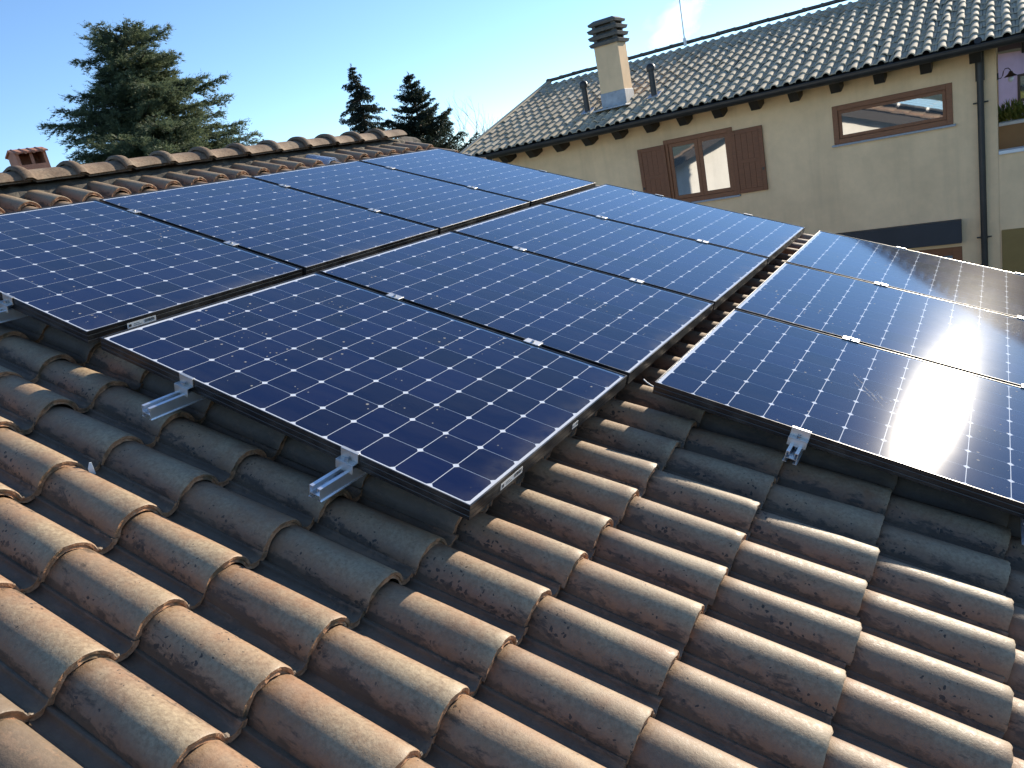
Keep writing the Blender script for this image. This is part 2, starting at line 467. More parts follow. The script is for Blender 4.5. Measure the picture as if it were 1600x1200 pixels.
def tile_mesh(seed, name="roof_tile", mats=None, smooth_seg=13):
    rng = random.Random(seed)
    R, A = 0.0775, math.radians(77)
    prof = []
    H = R * (1 - math.cos(A))
    pan = -H - 0.004
    prof.append((-R * math.sin(A) - 0.001, pan + 0.003))
    for i in range(smooth_seg + 1):
        a = -A + 2 * A * i / smooth_seg
        prof.append((R * math.sin(a), R * math.cos(a) - R))
    prof += [(0.0775, pan + 0.0065), (0.0810, pan + 0.0028), (0.0865, pan + 0.0004), (0.0950, pan - 0.0008), (0.1040, pan + 0.0012), (0.1100, pan + 0.0060), (0.1130, pan + 0.0130)]
    n = len(prof)
    # thickness: offset inwards
    th = 0.0190
    nrm = []
    for i in range(n):
        a, b = prof[max(0, i - 1)], prof[min(n - 1, i + 1)]
        dx, dy = b[0] - a[0], b[1] - a[1]; l = math.hypot(dx, dy)
        nrm.append((-dy / l, dx / l))
    st = [-0.405, -0.30, -0.20, -0.10, -0.03, -0.004, 0.0]
    ph = [rng.uniform(0, 6.28) for _ in range(6)]
    amp = rng.uniform(0.0004, 0.0012)
    verts = []
    ns = len(st)
    def P(i, k, low):
        s = st[k]
        q = prof[i]
        tap = 1.0 + 0.15 * s            # narrower at the head
        bar = i <= smooth_seg + 1
        x, z = (q[0] * tap, q[1] + (0.9 * s * 0.010 if bar else 0)) if bar else q
        if low:
            x -= nrm[i][0] * th; z -= nrm[i][1] * th
        elif k == ns - 1:
            x -= nrm[i][0] * 0.0025; z -= nrm[i][1] * 0.0025
        w = amp * (math.sin(9 * s + 3 * x * 20 + ph[0]) + 0.6 * math.sin(23 * s + ph[1]) * math.cos(40 * x + ph[2]))
        edge = 0.0
        if k >= ns - 2:
            edge = 0.0010 * math.sin(31 * x * 3 + ph[3]) + 0.0010 * math.sin(170 * x + ph[4]) + 0.0008 * math.sin(390 * x + ph[5])
        return (s + edge, x, z + w + s * 0.060)
    for k in range(ns):
        for i in range(n): verts.append(P(i, k, False))
    for k in range(ns):
        for i in range(n): verts.append(P(i, k, True))
    off = ns * n
    faces, sm, mi = [], [], []
    for k in range(ns - 1):
        for i in range(n - 1):
            faces.append((k * n + i, (k + 1) * n + i, (k + 1) * n + i + 1, k * n + i + 1)); sm.append(True); mi.append(0)
            faces.append((off + k * n + i, off + k * n + i + 1, off + (k + 1) * n + i + 1, off + (k + 1) * n + i)); sm.append(True); mi.append(0)
        # sides
        faces.append((k * n, off + k * n, off + (k + 1) * n, (k + 1) * n)); sm.append(False); mi.append(0)
        j = n - 1
        faces.append((k * n + j, (k + 1) * n + j, off + (k + 1) * n + j, off + k * n + j)); sm.append(False); mi.append(0)
    # nose: own vertices, with a shallow moulded groove
    b = len(verts); k = ns - 1
    for i in range(n):
        a_, c_ = Vector(verts[k * n + i]), Vector(verts[off + k * n + i])
        m1 = a_.lerp(c_, 0.42); m2 = a_.lerp(c_, 0.56)
        m1.x -= 0.0003; m2.x -= 0.0035
        verts += [tuple(a_), tuple(m1), tuple(m2), tuple(c_)]
    for i in range(n - 1):
        for q in range(3):
            faces.append((b + i * 4 + q, b + i * 4 + q + 1, b + (i + 1) * 4 + q + 1, b + (i + 1) * 4 + q)); sm.append(False); mi.append(1)
    # head end
    for i in range(n - 1):
        faces.append((i, i + 1, off + i + 1, off + i)); sm.append(False); mi.append(1)
    m = bpy.data.meshes.new(name)
    m.from_pydata(verts, [], faces)
    m.polygons.foreach_set("use_smooth", sm)
    m.polygons.foreach_set("material_index", mi)
    for mm in (mats or (TILE, RIM)): m.materials.append(mm)
    m.update()
    return m

PANELS = []   # (s0, t0) corner of each module
PL, PW = 1.559, 1.046
PGAP = 0.0248
for k in range(4): PANELS.append(('A', k, -1.650, 0.007 + k * (PW + PGAP), -0.009))
for k in range(4): PANELS.append(('B', k, 0.0, k * (PW + PGAP), 0.0))
for k in range(3): PANELS.append(('C', k, 1.660, 1.067 + k * (PW + PGAP), 0.0))

def roof_tiles():
    variants = [tile_mesh(i) for i in range(10)]
    rng = random.Random(11)
    courses = [1.822 + 0.3475 * j for j in range(-5, 7)]            # down to the eave
    s = courses[0]
    up = [s - (s + 2.07) / 7 * k for k in range(1, 8)]              # up to the ridge
    courses = up[::-1] + courses
    cols = list(range(-11, 28))
    singles, rest = [], []
    for s in courses:
        for k in cols:
            t = TILE_T + k * TILE_P
            if t - 0.08 < T0 or t + 0.12 > T1 + 0.05: continue
            under = False
            for (_, _, ps, pt, _) in PANELS:
                if ps - 0.02 < s - 0.33 and s < ps + PL + 0.06 and pt + 0.05 < t < pt + PW + 0.02: under = True
            mat = Matrix.Translation((s + rng.uniform(-0.007, 0.007), t + rng.uniform(-0.004, 0.004), CREST + max(0.0, -0.6 - s) / 1.47 * 0.042 + rng.uniform(-0.002, 0.002))) @ \
                  Matrix.Rotation(rng.uniform(-0.014, 0.014), 4, 'Z') @ Matrix.Rotation(rng.uniform(-0.022, 0.022), 4, 'X') @ Matrix.Rotation(rng.uniform(-0.006, 0.006), 4, 'Y')
            vis = (not under) and (-0.9 - (s - 1.2) * 0.1 < t) and not (t > 1.9 and s > 1.70 + 0.3) and s < 3.4 and (s > -0.5 or s < -1.5) and not (s < -1.5 and t < 0.6) and not (s < 0.2 and s > -0.6 and t < -0.9)
            (singles if vis else rest).append((mat, rng.randrange(10), s, t))
    # the 300 nearest to the camera are single tiles
    cl = ROOF.inverted() @ Vector(_c)
    singles.sort(key=lambda q: (q[2] - cl.x) ** 2 + (q[3] - cl.y) ** 2)
    rest += singles[290:]; singles = singles[:290]
    glassy = min(range(len(singles)), key=lambda i: (singles[i][2] + 2.19) ** 2 * 4 + (singles[i][3] - 3.46) ** 2)
    for i, (mat, v, s, t) in enumerate(singles):
        if i == glassy:
            gm = Mat("glass_tile", (0.55, 0.65, 0.80), 0.12, spec=0.8)
            gm.p.inputs["Transmission Weight"].default_value = 0.45
            o = link("glass_tile", tile_mesh(99, "glass_tile", (gm.m, gm.m)), roof_obj, mat)
            o["label"] = "translucent glass roof tile"
        else:
            o = link("roof_tile", variants[v], roof_obj, mat)
    # everything else (under the modules, out of sight): one part
    V, F, MI = [], [], []
    base = []
    for m in variants:
        v = np.empty(len(m.vertices) * 3, np.float32); m.vertices.foreach_get("co", v)
        base.append((v.reshape(-1, 3), [tuple(p.vertices) for p in m.polygons], [p.material_index for p in m.polygons]))
    for mat, v, s, t in rest:
        vv, ff, mi = base[v]
        M3 = np.array(mat.to_3x3()); T = np.array(mat.translation)
        b = len(V)
        V += [tuple(r) for r in (vv @ M3.T + T)]
        F += [tuple(i + b for i in f) for f in ff]; MI += mi
    # far slope, plain barrels running down the other side
    m = bpy.data.meshes.new("hidden_roof_tiles"); m.from_pydata(V, [], F)
    m.polygons.foreach_set("material_index", MI); m.polygons.foreach_set("use_smooth", [True] * len(F))
    m.materials.append(TILE); m.materials.append(RIM); m.update()
    o = link("roof_tiles_under_panels", m, roof_obj); tag(o, kind="stuff")
    # far slope
    mir = Matrix(((-1, 0, 0, 0), (0, 1, 0, 0), (0, 0, 1, 0), (0, 0, 0, 1)))
    ax = wp(RIDGE_S, 0, -0.2).x
    wm = Matrix.Translation((2 * ax, 0, 0)) @ mir @ ROOF
    V, F = [], []
    b0 = tile_mesh(5, smooth_seg=6)
    vv = np.empty(len(b0.vertices) * 3, np.float32); b0.vertices.foreach_get("co", vv); vv = vv.reshape(-1, 3)
    ff = [tuple(p.vertices) for p in b0.polygons]
    inv = np.array((ROOF.inverted() @ wm).to_4x4())
    for s in [ -2.19 + 0.34 * j for j in range(18)]:
        for k in cols:
            t = TILE_T + k * TILE_P
            if t - 0.08 < T0 or t + 0.12 > T1 + 0.05: continue
            q = vv + np.array((s, t, CREST))
            q = q @ inv[:3, :3].T + inv[:3, 3]
            b = len(V); V += [tuple(r) for r in q]; F += [tuple(i + b for i in f)[::-1] for f in ff]
    m = bpy.data.meshes.new("far_slope_tiles"); m.from_pydata(V, [], F); m.polygons.foreach_set("use_smooth", [True] * len(F)); m.materials.append(TILE); m.update()
    o = link("far_slope_tiles", m, roof_obj); tag(o, kind="stuff")
# the roof object's own frame becomes the slope frame, so tiles sit in (s, t, n)
def reframe(o, newm):
    old = o.matrix_basis.copy()
    o.data.transform(newm.inverted() @ old)
    o.matrix_basis = newm
reframe(roof_obj, ROOF_L)
roof_tiles()

def ridge_tiles():
    # half-round ridge caps with a raised collar at the near end
    rng = random.Random(4)
    def cap(seed):
        r = random.Random(seed)
        b = MB(); L = 0.375; seg = 12
        stn = [(0.0, 1.20, 0.010), (0.012, 1.24, 0.014), (0.045, 1.22, 0.013), (0.062, 1.13, 0.006), (0.075, 1.02, 0.0), (0.20, 1.0, 0.0), (L - 0.01, 0.95, -0.003), (L, 0.94, -0.004)]
        vv, ff = [], []
        W, Hh = 0.138, 0.092
        for (y, k, dz) in stn:
            for i in range(seg + 1):
                a = math.pi * (0.06 + 0.88 * i / seg)
                x = -W * math.cos(a) / math.cos(0.06 * math.pi) * (0.5 + 0.5 * k); z = Hh * math.sin(a) * k + dz - Hh
                z += 0.002 * math.sin(7 * y + seed) * 1
                vv.append((x, y + 0.002 * math.sin(5 * i + seed), z))
        m = seg + 1; nst = len(stn)
        for q in range(nst - 1):
            for i in range(seg): ff.append((q * m + i, q * m + i + 1, (q + 1) * m + i + 1, (q + 1) * m + i))
        b.add(vv, [f[::-1] for f in ff], True)
        # underside and end walls (13 mm thick)
        uu = [(x * 0.89, y, z - 0.013) for (x, y, z) in vv]
        b.add(uu, ff, True)
        def endwall(q):
            e = []
            for i in range(m): e += [vv[q * m + i], uu[q * m + i]]
            return e
        for q, rev in ((0, False), (nst - 1, True)):
            e = endwall(q); fs = [(2 * i, 2 * i + 1, 2 * i + 3, 2 * i + 2) for i in range(seg)]
            b.add(e, fs if not rev else [f[::-1] for f in fs])
        # closed disc behind the collar lip, as the photo shows a full mortared end
        disc = [uu[i] for i in range(m)]
        disc = [(x, y + 0.018, z) for x, y, z in disc]
        b.add(disc, [tuple(range(m))])
        return b.mesh("ridge_tile", TILE2)
    caps = [cap(i) for i in range(4)]
    i = 0
    t = 1.066 - 0.329 * 10
    while t < T1 - 0.3:
        p = wp(RIDGE_S, t, -0.026)
        mat = rel(Matrix.Translation(p) @ Matrix.Rotation(rng.uniform(-0.02, 0.02), 4, 'Z') @ Matrix.Rotation(rng.uniform(-0.03, 0.03) , 4, 'Y') @ Matrix.Rotation(0.035, 4, 'X'))
        link("ridge_tile", caps[i % 4], lowb, mat)
        t += 0.329; i += 1
    # mortar bed under the caps, lumpy
    b = MB(); n = 140; vv = []; r = random.Random(8)
    ys = [T0 + 0.02 + (T1 - T0 - 0.04) * q / n for q in range(n + 1)]
    pr = [(-0.128, -0.165), (-0.112, -0.125), (-0.06, -0.085), (0, -0.07), (0.06, -0.085), (0.112, -0.125), (0.128, -0.165)]
    c = wp(RIDGE_S, 0, -0.026)
    for y in ys:
        for (x, z) in pr: vv.append((c.x + x + r.uniform(-0.008, 0.008), y, c.z + z + r.uniform(-0.012, 0.004)))
    k = len(pr)
    b.add(vv, [(q * k + i, q * k + i + 1, (q + 1) * k + i + 1, (q + 1) * k + i)[::-1] for q in range(n) for i in range(k - 1)])
    b.build("mortar_bed", MORTAR, lowb, rel(Matrix()))
def mat_ridge():
    M = Mat("ridge_clay", rough=0.8, spec=0.3)
    v = M.coords(True)
    c = M.ramp(M.noise(v, 9.0, 5, 0.65), [(0.3, (0.15, 0.095, 0.06)), (0.5, (0.21, 0.145, 0.095)), (0.7, (0.24, 0.185, 0.125))])
    c = M.mix(M.ramp(M.noise(v, 70.0, 4), [(0.35, 0.6), (0.6, 0.0)]), c, (0.09, 0.065, 0.045))
    M.base(c); M.bump(M.noise(v, 120.0, 4, 0.7), 0.4, 0.004); return M.m
TILE2 = mat_ridge()
ridge_tiles()

# ------------------------------------------------------------------ solar modules
CP = 0.1272
MS, MT = (PL - 12 * CP) / 2, (PW - 8 * CP) / 2
def cell_mesh():
    a = 0.0623; c = 0.0098
    pts = [(a, -a + c), (a, a - c), (a - c, a), (-a + c, a), (-a, a - c), (-a, -a + c), (-a + c, -a), (a - c, -a)]
    b = MB(); b.prism(pts, 2, 0.0, 0.0004)
    return b.mesh("solar_cell", CELL)
CELLM = cell_mesh()
def frame_mesh():
    b = MB()
    # (outward offset, height) ring profile from inner lip round the outside to the bottom flange
    pr = [(-0.0045, -0.0022), (-0.0045, 0.0006), (-0.0008, 0.0010), (0.0, 0.0002), (0.0, -0.011), (-0.0006, -0.0125), (-0.0006, -0.0150), (0.0, -0.0165), (0.0, -0.030), (-0.0006, -0.0315), (-0.0006, -0.034), (0.0, -0.0355), (0.0, -0.046), (-0.026, -0.046), (-0.026, -0.0445), (-0.003, -0.0445), (-0.003, -0.0060)]
    vv, ff = [], []
    for (o, z) in pr:
        vv += [(-o, -o, z), (PL + o, -o, z), (PL + o, PW + o, z), (-o, PW + o, z)]
    for k in range(len(pr) - 1):
        for i in range(4):
            j = (i + 1) % 4
            ff.append((k * 4 + i, (k + 1) * 4 + i, (k + 1) * 4 + j, k * 4 + j))
    b.add(vv, ff)
    return b.mesh("frame", FRAME)
FRAMEM = frame_mesh()
def sheet(name, mat, z, ins):
    b = MB(); b.add([(ins, ins, z), (PL - ins, ins, z), (PL - ins, PW - ins, z), (ins, PW - ins, z)], [(0, 1, 2, 3)])
    return b.mesh(name, mat)
BACKM = sheet("backsheet", BACKSHEET, -0.0045, 0.0035)
GLASSM = sheet("glass", GLASS, -0.0015, 0.0035)
def panel_label(r, k):
    rows = {'A': "upper row below the ridge", 'B': "middle row", 'C': "lower right row"}
    pos = {'A': ["nearest the camera at the left edge", "second from the left", "third from the left", "farthest, by the yellow house"],
           'B': ["nearest the camera, with two rail ends sticking out", "second from the front", "third from the front", "farthest, in front of the shuttered window"],
           'C': ["nearest the camera, with the sun glaring on it", "middle one of three", "farthest, in front of the house's downpipe"]}[r][k]
    return "dark blue solar panel, %s, %s" % (rows[r], pos)
def panels():
    for (r, k, s0, t0, n0) in PANELS:
        rr = random.Random(hash((r == 'A', k)) % 1000 + k * 7 + ord(r))
        e = empty("solar_panel", ROOF @ Matrix.Translation((s0, t0, n0)))
        tag(e, panel_label(r, k), "solar panel", "solar panels on the tiled roof")
        link("frame", FRAMEM, e); link("backsheet", BACKM, e); link("glass", GLASSM, e)
        for i in range(12):
            for j in range(8):
                link("solar_cell", CELLM, e, Matrix.Translation((MS + (i + 0.5) * CP, MT + (j + 0.5) * CP, -0.0044)))
        if k == 0 and r in 'AB':
            stickers = [(0.155, 0.275, -0.013, -0.034)]
            if r == 'B': stickers.append((0.600, 0.640, -0.016, -0.034))
            for (a, b_, z1, z0) in stickers:
                m = MB(); m.box(PL + 0.0002, PL + 0.0009, a, b_, z0, z1)
                st = m.build("label_sticker", STICKER, e)
                q = MB(); rng = random.Random(int(a * 1000))
                # barcode block at the far end, small print in the middle, symbol square at the near end
                w_ = b_ - a; y = a + 0.60 * w_
                while y < b_ - 0.05 * w_:
                    d = rng.choice((0.0008, 0.0012, 0.002)); q.box(PL + 0.001, PL + 0.0012, y, y + d, z0 + 0.006, z1 - 0.003); y += d + rng.choice((0.001, 0.0016))
                for row in range(2):
                    q.box(PL + 0.001, PL + 0.0012, a + 0.22 * w_, a + (0.50 - 0.08 * row) * w_, z0 + 0.006 + row * 0.006, z0 + 0.0078 + row * 0.006)
                q.box(PL + 0.001, PL + 0.0012, a + 0.05 * w_, a + 0.14 * w_, z0 + 0.005, z1 - 0.006)
                q.build("print", INK, st)
        if r == 'C' and k == 0:
            # dried bird-dropping streaks on the glass
            rng = random.Random(21)
            for (u, v, du, dv, w_) in [(0.62, 0.57, 0.10, -0.13, 0.006), (0.66, 0.56, 0.085, -0.14, 0.004), (0.69, 0.56, 0.07, -0.11, 0.006), (0.60, 0.66, 0.05, -0.08, 0.004), (0.76, 0.50, 0.03, -0.06, 0.005), (0.70, 0.70, 0.09, 0.02, 0.008)]:
                pts = []; N = 7; q = MB()
                for i in range(N):
                    f = i / (N - 1); ww = w_ * (0.4 + 0.6 * math.sin(math.pi * min(1, f * 1.1))) * rng.uniform(0.6, 1.2)
                    x, y = u + du * f + rng.uniform(-0.004, 0.004), v + dv * f
                    pts.append(((x - ww, y - ww * 0.4, -0.0009), (x + ww, y + ww * 0.4, -0.0009)))
                vv = [p for pr in pts for p in pr]
                q.add(vv, [(2 * i, 2 * i + 1, 2 * i + 3, 2 * i + 2)[::-1] for i in range(N - 1)])
                q.build("dried_streak", DROP, e)
def mat_drop():
    M = Mat("dried_dropping", (0.6, 0.58, 0.52), 0.8, spec=0.3)
    v = M.coords(False)
    M.l(M.ramp(M.noise(v, 60.0, 4, 0.7), [(0.45, 0.0), (0.7, 0.5)]), M.p.inputs["Alpha"]); return M.m
DROP = mat_drop()
panels()

# ------------------------------------------------------------------ rails and clamps
def rail_profile(b, y0, y1):
    # open channel, 40 mm wide, 40 mm high, lips turned in; axes here: x across, z up, y along
    w, h, t = 0.020, 0.041, 0.0025
    for (x0, x1, z0, z1) in [(-w, -w + t, -h, 0), (w - t, w, -h, 0), (-w + t, w - t, -h * 0.62, -h * 0.62 + t), (-w + t, -w + 0.0115, -t, 0), (w - 0.0115, w - t, -t, 0),
                             (-w + 0.009, -w + 0.0115, -0.012, -t), (w - 0.0115, w - 0.009, -0.012, -t), (-w - 0.004, -w, -h, -h + t), (w, w + 0.004, -h, -h + t), (-w + t, -w + 0.010, -h, -h + t), (w - 0.010, w - t, -h, -h + t)]:
        b.box(x0, x1, y0, y1, z0, z1)
def rails():
    spec = [('A', -1.330, -0.12, 0.007, 4), ('A', -0.580, -0.12, 0.007, 4), ('B', 0.452, -0.155, 0.0, 4), ('B', 1.147, -0.142, 0.0, 4), ('C', 2.193, -0.085, 1.067, 3), ('C', 2.900, -0.085, 1.067, 3)]
    names = {('A', 0): "aluminium mounting rail under the upper panel row, on its ridge side", ('A', 1): "aluminium mounting rail under the upper panel row, tip at the left picture edge",
             ('B', 0): "aluminium rail under the middle panel row, its short end left of the other", ('B', 1): "aluminium rail under the middle panel row, its end nearest the front corner",
             ('C', 0): "aluminium rail under the lower right panel row, tip under the near edge", ('C', 1): "aluminium rail under the lower right row, tip at the right picture edge"}
    seen = {}
    for (r, s, ext, t0, n) in spec:
        i = seen.get(r, 0); seen[r] = i + 1
        z = -0.0465 - (0.009 if r == 'A' else 0)
        e = empty("mounting_rail", ROOF @ Matrix.Translation((s, t0, z)))
        tag(e, names[(r, i)], "mounting rail", "aluminium rails under the solar panels")
        y1 = n * (PW + PGAP) + 0.04
        b = MB(); rail_profile(b, ext, y1); b.build("rail", ALU, e)
        top = -z + (-0.009 if r == 'A' else 0) + 0.0012
        # end clamps: Z shaped block gripping the frame, with a bolt
        for (y, d) in ((0.0, -1), (n * (PW + PGAP) - PGAP, 1)):
            c = MB()
            h = 0.032
            def bx(x0, x1, ya, yb, z0, z1):
                ya, yb = sorted((y + d * ya, y + d * yb)); c.bbox(x0, x1, ya, yb, z0, z1, 0.0007)
            bx(-h, h, 0.0012, 0.0052, 0.020, top + 0.0035)              # upright against the frame
            bx(-h, h, -0.006, 0.0050, top + 0.0005, top + 0.0040)           # lip over the frame
            bx(-h, h, 0.0054, 0.0270, 0.0205, 0.0240)                   # step with the bolt
            bx(-h, h, 0.0240, 0.0272, -0.006, 0.0203)                   # outer leg
            co = c.build("end_clamp", ALU2, e)
            q = MB(); q.tube([(0, y + d * 0.015, 0.0240), (0, y + d * 0.015, 0.0325)], 0.0065, 10, True, False); q.tube([(0, y + d * 0.015, -0.02), (0, y + d * 0.015, 0.0205)], 0.004, 8, True, False)
            q.build("bolt", STEEL, co)
        for k in range(1, n):
            y = k * (PW + PGAP) - PGAP / 2
            c = MB()
            c.bbox(-0.035, 0.035, y - PGAP / 2 - 0.007, y + PGAP / 2 + 0.007, top + 0.0006, top + 0.0042, 0.0008)
            c.box(-0.035, 0.035, y - 0.0095, y - 0.0065, 0.002, top + 0.0006); c.box(-0.035, 0.035, y + 0.0065, y + 0.0095, 0.002, top + 0.0006)
            co = c.build("mid_clamp", ALU2, e)
            q = MB(); q.tube([(0, y, top + 0.0042), (0, y, top + 0.010)], 0.0065, 10, True, False); q.build("bolt", STEEL, co)
        # roof hooks carrying the rail
        for k in range(n + 1):
            y = 0.25 + k * 0.95
            if y > y1: break
            q = MB(); q.box(-0.06, -0.021, y - 0.015, y + 0.015, -0.036, -0.031); q.box(-0.064, -0.06, y - 0.015, y + 0.015, -0.115, -0.031)
            q.build("roof_hook", STEEL, e)
rails()

# small loose things on the roof
def strip():
    b = MB()
    pts = [(0.0, 0.0, 0.0), (0.004, 0.001, 0.018), (0.002, -0.002, 0.036), (-0.004, -0.001, 0.052)]
    wd = [0.006, 0.0075, 0.007, 0.003]
    vv = []
    for (x, y, z), w_ in zip(pts, wd): vv += [(x - 0.0012, y - w_, z), (x - 0.0012, y + w_, z), (x + 0.0012, y + w_, z), (x + 0.0012, y - w_, z)]
    ff = [(0, 1, 2, 3), (15, 14, 13, 12)]
    for k in range(3):
        for i in range(4):
            j = (i + 1) % 4; ff.append((k * 4 + i, (k + 1) * 4 + i, (k + 1) * 4 + j, k * 4 + j))
    b.add(vv, ff)
    o = b.build("plastic_strip", mat_simple("white_plastic", (0.62, 0.66, 0.68), 0.5), None, ROOF @ Matrix.Translation((0.492, -0.372, -0.181)) @ Matrix.Rotation(-0.5, 4, 'Z'))
    tag(o, "small white plastic strip poking up between shaded roof tiles at left", "strip")
    c = MB(); c.tube([(0, 0, 0), (-0.02, -0.006, 0.006), (-0.045, -0.004, 0.012), (-0.062, 0.004, 0.016)], 0.0022, 6)
    o = c.build("cable_end", mat_simple("white_cable", (0.6, 0.6, 0.58), 0.5), None, ROOF @ Matrix.Translation((1.672, 1.085, -0.03)))
    tag(o, "thin pale cable end sticking out behind the corner of the lower right panel", "cable")
strip()

def vent_chimney():
    # little terracotta vent just over the ridge
    cx, cy = -3.10, 1.585
    zb = 0.45
    e = empty("vent_chimney", Matrix.Translation((cx, cy, zb)) @ Matrix.Rotation(-0.18, 4, 'Z'))
    tag(e, "small terracotta vent chimney with tiled cap behind the ridge at far left", "chimney")
    top = 1.070 - zb
    w, d = 0.098, 0.085      # half sizes along y, x
    b = MB()
    zo = top - 0.115
    b.box(-d, d, -w, w, 0.0, zo)                # body
    t = 0.020
    for (x0, x1, y0, y1) in [(-d, -d + t, -w, -w + t), (d - t, d, -w, -w + t), (-d, -d + t, w - t, w), (d - t, d, w - t, w)]:
        b.box(x0, x1, y0, y1, zo, top - 0.030)
    b.box(-d + t, d - t, -w, -w + 0.014, zo, top - 0.012)   # closed near side
    b.box(-d + t, d - t, w - 0.014, w, zo, top - 0.012)
    b.box(-d + 0.002, -d + t - 0.004, -0.030, w - t, zo, top - 0.034)   # rear half shut
    b.build("body", TERRA, e)
    p = MB(); p.box(d - t, d - 0.004, -0.008, 0.010, zo, top - 0.031); p.build("mullion", TERRA, e)
    c = MB()
    for sgn in (-1, 1):
        q = [(sgn * (d + 0.022), top - 0.040), (sgn * (d + 0.022), top - 0.030), (0.0, top + 0.004), (0.0, top - 0.008)]
        if sgn > 0: q = q[::-1]
        c.prism(q[::-1], 1, -w - 0.012, w + 0.012)
    co = c.build("cap", TERRA, e)
    for k in range(4):
        m = MB(); y = -w + 0.010 + k * 0.052
        for sgn in (-1, 1):
            m.tube([(0.0, y, top - 0.002), (sgn * (d + 0.030), y, top - 0.036)], 0.011, 8)
        m.build("cap_tile", TERRA, co)
vent_chimney()

# ------------------------------------------------------------------ the yellow house
YW = 12.85
GZ = -4.4
YE, ZE = 12.165, 0.700         # crest of the lowest tile noses
SL = math.radians(17.2)
YR = 16.85
XV = -7.02                      # left verge
XE = 6.6                        # right end
house = empty("yellow_house", Matrix.Translation((-1.5, 16.0, GZ)))
tag(house, "cream plastered house with pale barrel tile roof and brown wooden windows", "house")
HI = house.matrix_basis.inverted()
def hb(b, name, mat, parent=None):
    return b.build(name, mat, parent or house, HI if parent is None else Matrix())

def wall_open(b, x0, x1, z0, z1, y0, y1, ops):
    xs = sorted({x0, x1, *[v for o in ops for v in o[:2]]}); zs = sorted({z0, z1, *[v for o in ops for v in o[2:]]})
    for i in range(len(xs) - 1):
        for j in range(len(zs) - 1):
            cx, cz = (xs[i] + xs[i + 1]) / 2, (zs[j] + zs[j + 1]) / 2
            if any(o[0] < cx < o[1] and o[2] < cz < o[3] for o in ops): continue
            b.add([(xs[i], y0, zs[j]), (xs[i + 1], y0, zs[j]), (xs[i + 1], y0, zs[j + 1]), (xs[i], y0, zs[j + 1])], [(0, 1, 2, 3)])
    for (a, c, e, f) in ops:
        b.add([(a, y0, e), (c, y0, e), (c, y1, e), (a, y1, e)], [(0, 1, 2, 3)])
        b.add([(a, y0, f), (c, y0, f), (c, y1, f), (a, y1, f)], [(3, 2, 1, 0)])
        b.add([(a, y0, e), (a, y0, f), (a, y1, f), (a, y1, e)], [(3, 2, 1, 0)])
        b.add([(c, y0, e), (c, y0, f), (c, y1, f), (c, y1, e)], [(0, 1, 2, 3)])

W1 = (0.262, 2.000, -0.462, 0.160)          # wide window
W2 = (-2.719, -1.419, -1.030, 0.170)        # shuttered window
DOOR = (0.45, 2.060, -4.398, -2.400)
WALLTOP = 0.70
def zroof(y): return ZE - 0.10 + (y - YE) * math.tan(SL)

def house_walls():
    b = MB()
    wall_open(b, -6.55, 2.580, GZ, WALLTOP, YW, YW + 0.12, [W1, W2, DOOR])
    # left gable, back, right return
    yb = 19.9
    b.add([(-6.55, YW, GZ), (-6.55, yb, GZ), (-6.55, yb, WALLTOP), (-6.55, YR, zroof(YR) - 0.12), (-6.55, YW, WALLTOP)], [(0, 1, 2, 3, 4)[::-1]])
    b.add([(-6.55, yb, GZ), (2.58, yb, GZ), (2.58, yb, WALLTOP), (-6.55, yb, WALLTOP)], [(0, 1, 2, 3)[::-1]])
    b.add([(2.58, YW, GZ), (2.58, 15.0, GZ), (2.58, 15.0, WALLTOP + 0.5), (2.58, YW, WALLTOP)], [(0, 1, 2, 3)])
    # inner dark room behind the openings
    hb(b, "wall", CREAM)
    r = MB()
    for o in (W1, W2, DOOR):
        x0, x1, z0, z1 = o
        y0, y1 = YW + 0.121, YW + 2.5
        r.add([(x0, y0, z0), (x1, y0, z0), (x1, y1, z0), (x0, y1, z0), (x0, y0, z1), (x1, y0, z1), (x1, y1, z1), (x0, y1, z1)],
              [(0, 1, 2, 3), (7, 6, 5, 4), (2, 6, 7, 3), (1, 5, 6, 2), (0, 3, 7, 4)])
    hb(r, "room_lining", mat_simple("dim_room", (0.25, 0.22, 0.18), 0.9))
    # loggia on the right: parapet in line with the front wall, rear parapet, pier at the end
    p = MB(); p.box(2.5825, 6.2, YW + 0.004, YW + 0.22, GZ, -1.040); hb(p, "parapet", CREAM)
    c = MB(); c.bbox(2.585, 6.25, YW - 0.035, YW + 0.26, -1.0385, -0.985, 0.006); hb(c, "coping", WHITEP)
    p = MB(); p.box(2.5825, 6.2, 15.0, 15.2, GZ, -0.755); hb(p, "rear_parapet", SHADED_ORANGE)
    c = MB(); c.bbox(2.585, 6.25, 14.96, 15.25, -0.7535, -0.700, 0.006); hb(c, "coping", WHITEP)
    p = MB(); p.box(2.585, 6.2, YW + 0.22, 15.0, -2.2, -2.05); hb(p, "loggia_floor", STONE)
    p = MB(); p.box(5.8, 6.2, YW + 0.01, YW + 0.40, -1.0, 0.62); hb(p, "pier", CREAM)
    o = MB(); o.bbox(2.605, 4.6, YW - 0.020, YW + 0.002, GZ, -2.205, 0.004); hb(o, "ochre_door_panel", OCHRE)
house_walls()

def frame_rect(b, x0, x1, z0, z1, w, y0, y1):
    b.bbox(x0, x0 + w, y0, y1, z0, z1, 0.004); b.bbox(x1 - w, x1, y0, y1, z0, z1, 0.004)
    b.bbox(x0 + w - 0.001, x1 - w + 0.001, y0 + 0.001, y1 - 0.001, z1 - w, z1 - 0.0005, 0.004); b.bbox(x0 + w - 0.001, x1 - w + 0.001, y0 + 0.001, y1 - 0.001, z0 + 0.0005, z0 + w, 0.004)

